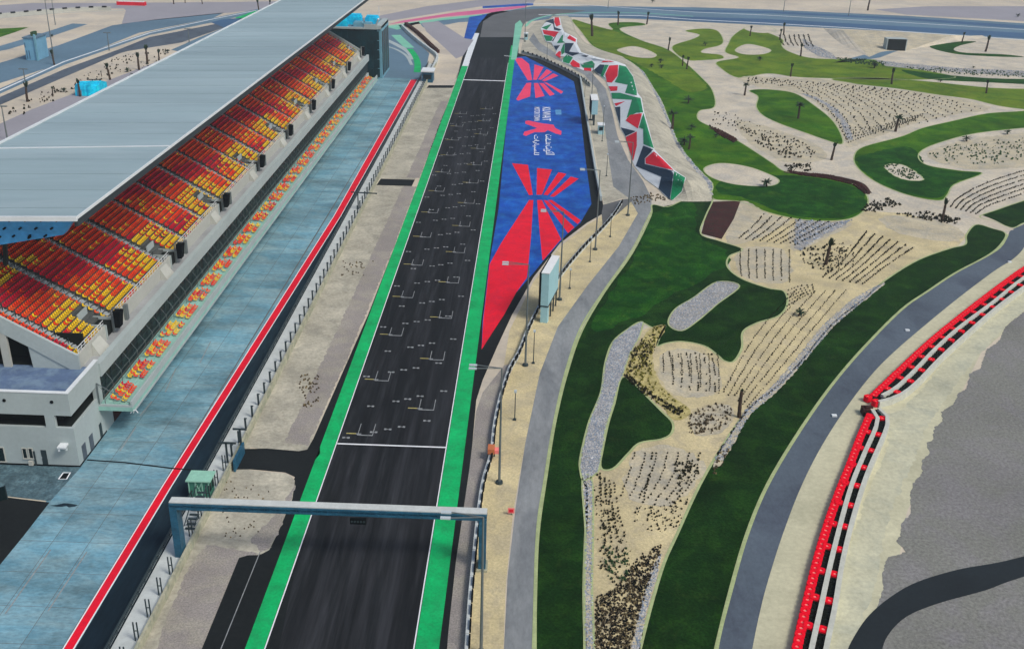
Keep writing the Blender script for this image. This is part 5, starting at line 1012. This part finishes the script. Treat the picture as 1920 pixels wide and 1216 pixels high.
for a in [(1387, 783, 732, 'bare', 'bare brown palm stake at the right edge of the planted sand near the shrub rows'),
    (1550, 496, 447, 'tied', 'tied palm rising from the shrub rows below the oval sand bed'), (1765, 413, 371, 'tied', 'dark tied palm at the tip of the lawn beside the curved planting rows'),
    (1560, 300, 266, 'tied', 'tied palm where the sand paths meet below the leaf shaped lawn'), (1496, 223, 189, 'open', 'spreading palm in the middle of the leaf shaped lawn'), (1680, 247, 211, 'open', 'palm at the lower edge of the triangular shrub bed'),
    (1437, 350, 329, 'bush', 'low bushy palm at the right end of the white oval bed'), (1500, 106, 82, 'tied', 'tied palm on the far lawn left of the underpass'), (1468, 66, 43, 'tied', 'first palm by the far road left of the underpass'), (1462, 75, 54, 'tied', 'short palm just below the first palm by the far road'),
    (1483, 144, 119, 'tied', 'tied palm at the left corner of the triangular shrub bed'), (1672, 158, 128, 'tied', 'leaning palm on the pale path above the triangular bed'), (1848, 175, 150, 'tied', 'tied palm on the lawn at the right below the pale path'), (1804, 80, 60, 'tied', 'left one of two palms right of the underpass'), (1848, 97, 67, 'tied', 'right one of two palms right of the underpass, the leaning one'),
    (1279, 124, 104, 'tied', 'left palm of the close pair on the far lawn'), (1288, 130, 107, 'tied', 'right palm of the close pair on the far lawn'), (1254, 95, 71, 'tied', 'palm at the lower tip of the big pale sand area'), (1109, 68, 28, 'tied', 'tallest dark palm beside the top of the mural bank'),
    (1158, 47, 21, 'tied', 'palm on the far edge between the mural and the pair of posts'), (1213, 46, 23, 'tied', 'palm on the far edge, second from the mural'), (1407, 68, 48, 'tied', 'palm at the far road above the small pale oval'), (1322, 86, 76, 'bush', 'tiny palm on the small far lawn'),
    (1238, 118, 106, 'bush', 'small dark palm below the oval bed on the far lawn'), (1222, 126, 117, 'bush', 'small leaning palm left of the small dark one'), (1240, 128, 118, 'bush', 'small palm right beneath the small dark one'), (1290, 194, 176, 'bush', 'blue green low palm alone in the middle of the long lawn'),
    (1259, 242, 204, 'open', 'palm on the rocks at the edge of the long lawn'), (1296, 243, 229, 'bush', 'small bushy palm above the dark palm cluster'), (1291, 280, 250, 'open', 'big dark palm of the cluster beside the mural bank'), (1283, 272, 252, 'bush', 'low dark palm left of the big dark palm'),
    (1396, 179, 152, 'open', 'palm on the left end of the pale shrub bed'), (1425, 114, 103, 'bush', 'small palm above the brown strip on the far lawn'), (1342, 258, 247, 'bush', 'small palm beside the dark red hedge'), (1498, 592, 574, 'bush', 'low dark palm in the long shrub rows'),
    (1812, 265, 250, 'bush', 'dark bushy palm on the right shrub bed, the left one'), (1889, 252, 239, 'bush', 'dark bushy palm on the right shrub bed, the right one'), (1628, 20, -8, 'tied', 'far palm beyond the far road'), (1825, 128, 122, 'bush', 'small dark shrub palm on the sandy bank at the right'), (1763, 154, 146, 'bush', 'small palm on the pale path'), (1640, 128, 112, 'bush', 'small palm on the hedge line below the underpass'), (1908, 32, 23, 'bush', 'tiny palm at the top right edge'), (1223, 5, -3, 'bush', 'small palm beyond the far road above the garden')]:
    palm(*a)
for a in [(53, 191, 153, 'tied', 'nearest tall palm on the strip behind the roof'), (101, 122, 94, 'tied', 'palm beside the pale blue cabin'), (100, 181, 162, 'tied', 'short palm between the nearest tall palm and the tarpaulin hut'), (120, 172, 161, 'bush', 'small pale palm left of the tarpaulin hut'), (150, 181, 148, 'tied', 'palm standing in front of the tarpaulin hut'),
    (205, 150, 118, 'tied', 'palm just right of the tarpaulin hut'), (191, 144, 133, 'tied', 'little palm behind the tarpaulin hut'), (261, 131, 99, 'tied', 'palm in the middle of the planted strip'), (276, 118, 85, 'tied', 'palm at the far half of the planted strip'), (299, 118, 93, 'tied', 'palm near the far end of the planted strip'), (315, 100, 89, 'bush', 'last small palm of the planted strip'), (249, 146, 134, 'bush', 'dark low palm by the roof edge'), (238, 135, 124, 'bush', 'small palm left of the middle palm'),
    (326, 8, -10, 'tied', 'far palm at the top edge, left one'), (347, 6, -8, 'tied', 'far palm at the top edge, middle one'), (379, 8, -6, 'tied', 'far palm at the top edge by the wide road'), (485, 22, 0, 'tied', 'far palm beyond the roof edge, left one'), (507, 18, 0, 'tied', 'far palm beyond the roof edge, right one'), (98, 70, 62, 'bush', 'small shrub palm behind the blue cabin')]:
    palm(*a, group='palms on the planted strip and beyond the roof')

# ------------------------------------------------------------------ shrubs
def shrub_geo(b, x, y, s, rnd, mi=0, n=9, z0=0):
    """a rounded tuft: ragged little dome plus a few leaves standing out of it"""
    m = 6; a0 = rnd.uniform(0, 1); lo = []; hi = []
    for k in range(m):
        a = a0+k*6.283/m; r = s*.30*rnd.uniform(.7, 1.25); lo.append((x+math.cos(a)*r, y+math.sin(a)*r, z0)); r *= rnd.uniform(.55, .85); hi.append((x+math.cos(a+.4)*r, y+math.sin(a+.4)*r, z0+s*rnd.uniform(.28, .42)))
    tp = (x, y, z0+s*rnd.uniform(.45, .62)); b.add(lo+hi+[tp], [(k, (k+1) % m, m+(k+1) % m, m+k) for k in range(m)]+[(m+k, m+(k+1) % m, 2*m) for k in range(m)], mi)
    for k in range(max(0, n-6)):
        az = rnd.uniform(0, 6.283); r = rnd.uniform(.15, .42)*s; w = rnd.uniform(.06, .12)*s; h = rnd.uniform(.3, .7)*s; px, py = x+math.cos(az)*r, y+math.sin(az)*r
        b.face([(px-w, py, z0+h*.5), (px, py-w, z0+h*.6), (px+w, py, z0+h), (px, py+w, z0+h*.9)], mi)
rnd = random.Random(3)
spots = []     # (x, y, size, material, group)
def rows_of(A, B, nrows, sp, size=.6, m='shrub', grp='shrubs planted in rows on the sand', jit=.08, skip=.04, mid=None):
    """nrows rows swept from polyline A to polyline B (photo points on the ground), a plant every sp metres"""
    for i in range(nrows):
        t = i/max(1, nrows-1); q = [(a[0]+(b_[0]-a[0])*t, a[1]+(b_[1]-a[1])*t) for a, b_ in zip(A, B)]
        for (p, d) in course(q, sp):
            if rnd.random() < skip: continue
            spots.append((p.x+rnd.uniform(-jit, jit), p.y+rnd.uniform(-jit, jit), size*(.68 if p.y < 200 else .85)*rnd.uniform(.78, 1.2), m, grp))
def inside(x, y, q):
    r = False; n = len(q)
    for i in range(n):
        a, b_ = q[i], q[(i+1) % n]
        if (a.y > y) != (b_.y > y) and x < (b_.x-a.x)*(y-a.y)/(b_.y-a.y)+a.x: r = not r
    return r
def fill(pts, n, world=False, seed=0, mind=0):
    q = [G(u, v).xy for u, v in pts]; x0, x1 = min(p.x for p in q), max(p.x for p in q); y0, y1 = min(p.y for p in q), max(p.y for p in q); out = []; g_ = 0
    r_ = random.Random(seed+n)
    while len(out) < n and g_ < n*30:
        g_ += 1; x, y = r_.uniform(x0, x1), r_.uniform(y0, y1)
        if inside(x, y, q): out.append((x, y))
    return out
def scatter(pts, n, size, m, grp):
    for x, y in fill(pts, n): spots.append((x, y, size*(.72 if y < 200 else .8)*rnd.uniform(.5, 1.4), m, grp))
RW = 'shrubs planted in rows on the sand'
rows_of([(1490, 548), (1440, 600), (1400, 655), (1355, 738)], [(1585, 545), (1530, 610), (1480, 670), (1400, 765)], 6, .85, .60, 'shrub')
rows_of([(1386, 447), (1412, 425), (1432, 402)], [(1490, 460), (1530, 440), (1572, 418)], 9, 1.1, .75)
rows_of([(1543, 520), (1580, 490), (1625, 435)], [(1618, 533), (1660, 500), (1712, 465)], 7, .95, .8)
rows_of([(1478, 545), (1500, 537), (1525, 535)], [(1475, 575), (1500, 560), (1530, 545)], 5, 1.0, .7)
rows_of([(1243, 665), (1245, 690), (1243, 700)], [(1345, 665), (1348, 700), (1348, 740)], 7, .7, .6)
rows_of([(1255, 660), (1262, 700), (1262, 728)], [(1335, 665), (1340, 700), (1340, 738)], 6, .8, .7, skip=.3)
rows_of([(1190, 850), (1182, 880), (1165, 930)], [(1312, 850), (1300, 900), (1262, 945)], 7, .75, .62)
rows_of([(1225, 845), (1215, 900), (1205, 945)], [(1300, 860), (1290, 900), (1262, 935)], 2, .7, .7, skip=.3)
rows_of([(1125, 888), (1128, 960), (1135, 1020)], [(1150, 900), (1160, 960), (1172, 1010)], 4, .7, .65, skip=.2)
rows_of([(1388, 468), (1388, 500), (1390, 520)], [(1480, 470), (1480, 500), (1480, 530)], 7, 1.0, .75)
rows_of([(1782, 388), (1800, 370), (1860, 340), (1990, 300)], [(1830, 402), (1850, 388), (1900, 370), (1990, 340)], 6, 1.1, .8)
rows_of([(1450, 150), (1500, 168), (1560, 215), (1590, 265)], [(1640, 165), (1740, 180), (1800, 195), (1840, 205)], 16, 2.4, .9, jit=.4, grp='shrubs planted in the triangular bed')
rows_of([(1590, 268), (1640, 250), (1720, 225)], [(1575, 240), (1640, 238), (1730, 215)], 5, 1.6, .8)
rows_of([(1462, 67), (1464, 78), (1470, 86)], [(1515, 66), (1520, 80), (1525, 88)], 7, 1.6, 1.0, jit=.2)
rows_of([(1545, 512), (1545, 480), (1560, 466)], [(1600, 500), (1600, 470), (1610, 455)], 5, 1.0, .7, skip=.3)
scatter([(1495, 470), (1540, 460), (1590, 455), (1580, 500), (1545, 515), (1510, 500)], 120, .8, 'shrub', RW)
scatter([(1640, 378), (1665, 372), (1690, 385), (1640, 400), (1615, 395), (1625, 382)], 110, .85, 'shrub', RW)
scatter([(1680, 402), (1740, 398), (1800, 412), (1790, 422), (1730, 412)], 110, .9, 'shrub', RW)
scatter([(1655, 312), (1680, 308), (1705, 317), (1728, 335), (1705, 337), (1675, 328)], 110, .8, 'shrub_green', RW)
scatter([(1390, 240), (1440, 245), (1500, 265), (1530, 285), (1520, 298), (1470, 296), (1420, 270)], 170, .95, 'shrub', 'shrubs scattered over the curved sand bed')
scatter([(1330, 210), (1380, 215), (1430, 240), (1380, 245), (1340, 235)], 50, .8, 'shrub', 'shrubs scattered over the curved sand bed')
scatter([(1470, 310), (1520, 306), (1520, 322), (1480, 320)], 60, .9, 'shrub', RW)
scatter([(1735, 290), (1790, 272), (1880, 262), (1960, 255), (1960, 290), (1860, 310), (1780, 308)], 260, .9, 'shrub_green', 'shrubs on the right hand oval bed')
scatter([(1400, 145), (1450, 147), (1500, 160), (1440, 162), (1400, 155)], 60, .9, 'shrub', 'shrubs planted in the triangular bed')
scatter([(1112, 890), (1130, 890), (1170, 1000), (1200, 1080), (1180, 1110), (1120, 1080), (1118, 980)], 190, .5, 'shrub', 'shrubs in the narrow end of the sand bed')
scatter([(1190, 950), (1290, 935), (1275, 985), (1230, 1000), (1190, 985)], 90, .5, 'shrub', 'shrubs in the narrow end of the sand bed')
scatter([(1130, 1025), (1175, 1025), (1180, 1090), (1140, 1090)], 60, .55, 'shrub_green', 'shrubs in the narrow end of the sand bed')
scatter([(1300, 770), (1350, 755), (1372, 765), (1370, 790), (1340, 812), (1295, 815), (1285, 800)], 150, .62, 'shrub_brown', 'dry shrubs at the foot of the long rows')
scatter([(1265, 870), (1310, 860), (1310, 900), (1270, 915)], 60, .65, 'shrub', 'shrubs in the narrow end of the sand bed')
scatter([(1350, 850), (1372, 835), (1345, 890), (1335, 890)], 30, .6, 'shrub_brown', 'dry shrubs at the foot of the long rows')
area('planting_ground', [(1247, 608), (1222, 615), (1203, 636), (1184, 664), (1168, 702), (1200, 722), (1235, 755), (1262, 785), (1290, 780), (1292, 765), (1255, 738), (1232, 706), (1224, 668), (1234, 640), (1246, 622)], M['sand_yellow'], 10, True, 0, wob=.3)
area('planting_ground', [(1300, 775), (1350, 757), (1375, 765), (1372, 790), (1345, 812), (1300, 812)], M['sand_grey'], 6, True, 0, wob=.5)
YB = 'yellow green shrubs along the upper edge of the round sand bed'
scatter([(1200, 640), (1222, 615), (1245, 608), (1240, 625), (1222, 650), (1225, 680), (1222, 705), (1195, 700), (1170, 702), (1180, 665)], 110, .7, 'shrub_yellow', YB)
scatter([(1170, 700), (1200, 690), (1235, 720), (1260, 745), (1288, 765), (1280, 785), (1250, 775), (1215, 745), (1190, 722)], 80, .65, 'shrub_yellow', YB)
scatter([(1185, 660), (1205, 635), (1235, 625), (1220, 690), (1175, 702)], 120, .75, 'shrub', YB)
scatter([(1165, 700), (1190, 712), (1250, 755), (1290, 775), (1270, 780), (1200, 735)], 130, .75, 'shrub', YB)
# planted strip far left
scatter([(5, 215), (60, 182), (130, 150), (225, 105), (320, 92), (290, 122), (200, 150), (100, 190), (40, 218)], 150, 1.1, 'shrub', 'shrubs on the planted strip behind the roof')
scatter([(1560, 108), (1620, 112), (1662, 118), (1655, 124), (1600, 120)], 130, 1.2, 'shrub_green', 'hedge plants below the underpass')
scatter([(1690, 126), (1780, 130), (1990, 138), (1990, 148), (1860, 144), (1740, 136)], 260, 1.0, 'shrub_green', 'hedge plants below the underpass')
LABEL = {RW: 'small dark shrub planted in rows on pale sand', 'shrubs planted in the triangular bed': 'small dark shrub in the grey triangular planting bed', 'shrubs scattered over the curved sand bed': 'small dark shrub scattered on the curved pale sand bed',
    'shrubs on the right hand oval bed': 'green shrub on the far oval sand bed', 'shrubs in the narrow end of the sand bed': 'small dark shrub in the narrow lower end of the sand bed', 'dry shrubs at the foot of the long rows': 'dry brown shrub at the foot of the long planting rows',
    YB: 'yellow green shrub in the band beside the grey stone strip', 'shrubs on the planted strip behind the roof': 'dark shrub on the sandy strip behind the grandstand roof', 'hedge plants below the underpass': 'green hedge shrub in the line below the underpass'}
spots.sort(key=lambda s: -(s[2]/math.sqrt(s[0]**2+s[1]**2+H*H)) if abs(s[0]) < 500 else 0)
SMESH = {}
for m_ in ('shrub', 'shrub_green', 'shrub_yellow', 'shrub_brown'):
    for k in range(3):
        b = MB(); shrub_geo(b, 0, 0, 1, random.Random(k+5), n=12); o = b.build('x', M[m_]); SMESH[(m_, k)] = o.data; bpy.data.objects.remove(o)
for i, (x, y, s, m_, grp) in enumerate(spots[:290]):
    o = bpy.data.objects.new('shrub', SMESH[(m_, i % 3)]); COL.objects.link(o); o.location = (x, y, .06); o.scale = (s, s, s); o.rotation_euler[2] = rnd.uniform(0, 6.28); tag(o, LABEL[grp], 'shrub', grp)
mi_of = {'shrub': 0, 'shrub_green': 1, 'shrub_yellow': 2, 'shrub_brown': 3}
b = MB()
for (x, y, s, m_, grp) in spots[290:]: shrub_geo(b, x, y, s, rnd, mi_of[m_], n=8, z0=.06)
tag(b.build('shrubbery', [M['shrub'], M['shrub_green'], M['shrub_yellow'], M['shrub_brown']]), kind='stuff')
# dry undergrowth at the lower end of the bed
b = MB()
for (x, y) in fill([(1118, 1120), (1150, 1105), (1215, 1080), (1228, 1060), (1205, 1130), (1182, 1216), (1175, 1330), (1112, 1330), (1115, 1216), (1116, 1150)], 2300):
    if y > 84 and rnd.random() < (y-84)/14: continue
    shrub_geo(b, x, y, rnd.uniform(.2, .46), rnd, 0 if rnd.random() < .6 else 1, n=7, z0=.05)
for (x, y) in fill([(1200, 1040), (1240, 1020), (1235, 1060), (1200, 1110), (1150, 1110)], 260): shrub_geo(b, x, y, .4, rnd, 0 if rnd.random() < .6 else 1, n=5, z0=.05)
tag(b.build('undergrowth', [M['shrub_brown'], M['black']]), kind='stuff')
b = MB()
for pts, n in (([(1330, 236), (1350, 244), (1382, 262), (1375, 268), (1345, 252)], 260), ([(1470, 320), (1500, 324), (1560, 330), (1612, 343), (1630, 364), (1622, 364), (1600, 347), (1550, 335), (1500, 329)], 700)):
    for (x, y) in fill(pts, n): shrub_geo(b, x, y, .8, rnd, 0, n=5)
tag(b.build('red_undergrowth', [M['mulch']]), kind='stuff')
# verge weeds
b = MB()
for pts, n, s in (([(560, 700), (600, 700), (600, 760), (565, 765)], 60, .5), ([(640, 490), (700, 490), (680, 520), (640, 525)], 30, .5), ([(400, 900), (520, 900), (480, 1010), (400, 1010)], 60, .35), ([(1180, 372), (1230, 360), (1250, 375), (1190, 385)], 60, .7)):
    for (x, y) in fill(pts, n): shrub_geo(b, x, y, s, rnd, 0, n=4)
tag(b.build('weeds', [M['shrub_brown']]), kind='stuff')

# ------------------------------------------------------------------ stones
SB = [[(1205, 603), (1180, 615), (1150, 640), (1135, 680), (1127, 735), (1105, 790), (1090, 850), (1088, 880), (1095, 900), (1120, 885), (1126, 860), (1134, 810), (1148, 760), (1162, 715), (1168, 700), (1182, 660), (1198, 632)],
      [(1387, 536), (1345, 528), (1300, 558), (1265, 580), (1253, 607), (1278, 620), (1310, 600), (1345, 570)],
      [(1092, 900), (1110, 900), (1112, 1000), (1110, 1100), (1114, 1216), (1114, 1330), (1098, 1330), (1096, 1100), (1098, 1000)],
      [(1240, 1035), (1232, 1080), (1212, 1140), (1198, 1216), (1185, 1330), (1178, 1330), (1184, 1216), (1208, 1110), (1225, 1060)],
      [(1640, 538), (1600, 560), (1545, 608), (1490, 675), (1445, 728), (1400, 765), (1340, 860), (1355, 865), (1405, 778), (1455, 735), (1502, 684), (1562, 612), (1622, 562), (1660, 530)]]
BLUE = [[(1175, 112), (1205, 133), (1225, 165), (1240, 190), (1258, 235), (1270, 265), (1290, 295), (1312, 320), (1334, 342), (1336, 366), (1316, 358), (1308, 330), (1280, 302), (1255, 268), (1243, 236), (1228, 196), (1212, 165), (1192, 138)],
        [(1492, 412), (1560, 416), (1600, 412), (1580, 425), (1545, 440), (1500, 470), (1488, 465)], [(1500, 175), (1545, 195), (1575, 225), (1590, 262), (1600, 262), (1590, 235), (1570, 205), (1530, 182)], [(1505, 72), (1525, 84), (1560, 100), (1570, 112), (1535, 106), (1508, 90)]
        ,         [(1640, 112), (1700, 120), (1800, 128), (1990, 136), (1990, 146), (1860, 140), (1740, 132), (1660, 124)]]
for k, p in enumerate(SB): area('gravel', p, M['rock_bed'] if k < 2 else M['sand_grey'], 10, True, .25 if k < 3 else 0, kind='stuff', wob=0 if k < 3 else .4)
for p in BLUE: area('gravel', p, M['rock_bed'] , 7, False, wob=.8, kind='stuff')
def stones(polys, n, s0, s1, name, m):
    b = MB(); rr = random.Random(9)
    for p, k in zip(polys, n):
        for (x, y) in fill(p, k):
            s = rr.uniform(s0, s1); a = rr.uniform(0, 3); q = [(x+s*math.cos(a+i*1.571)*rr.uniform(.7, 1.1), y+s*math.sin(a+i*1.571)*rr.uniform(.7, 1.1), .05) for i in range(4)]
            tp = (x+rr.uniform(-.3, .3)*s, y+rr.uniform(-.3, .3)*s, .05+s*rr.uniform(.5, .9)); mi = rr.randint(0, 2)
            b.face([q[0], q[1], tp], mi); b.face([q[1], q[2], tp], mi); b.face([q[2], q[3], tp], mi); b.face([q[3], q[0], tp], mi)
    tag(b.build(name, m), kind='stuff')
mr = [M['rock'], mat('light stones', (.46, .46, .45), .2, .5, fine=.2), mat('bluish stones', (.20, .25, .31), .2, .5, fine=.2)]
stones(SB, [7500, 2400, 900, 700, 2200], .07, .2, 'gravel', mr)
stones(BLUE, [2200, 400, 400, 500, 900], .16, .42, 'gravel', mr)

# ------------------------------------------------------------------ air
hb = MB(); hb.box(-4100, 4100, -1600, 6600, -1.0, 74.0); hz_ = hb.build('haze', [])
hm = bpy.data.materials.new('haze'); hm.use_nodes = True; t_ = hm.node_tree; t_.nodes.remove(t_.nodes['Principled BSDF']); pv = t_.nodes.new('ShaderNodeVolumePrincipled'); pv.inputs['Color'].default_value = (.82, .90, .96, 1); pv.inputs['Density'].default_value = .00022; pv.inputs['Anisotropy'].default_value = .2
t_.links.new(pv.outputs[0], t_.nodes['Material Output'].inputs['Volume']); hz_.data.materials.append(hm); tag(hz_, kind='stuff')
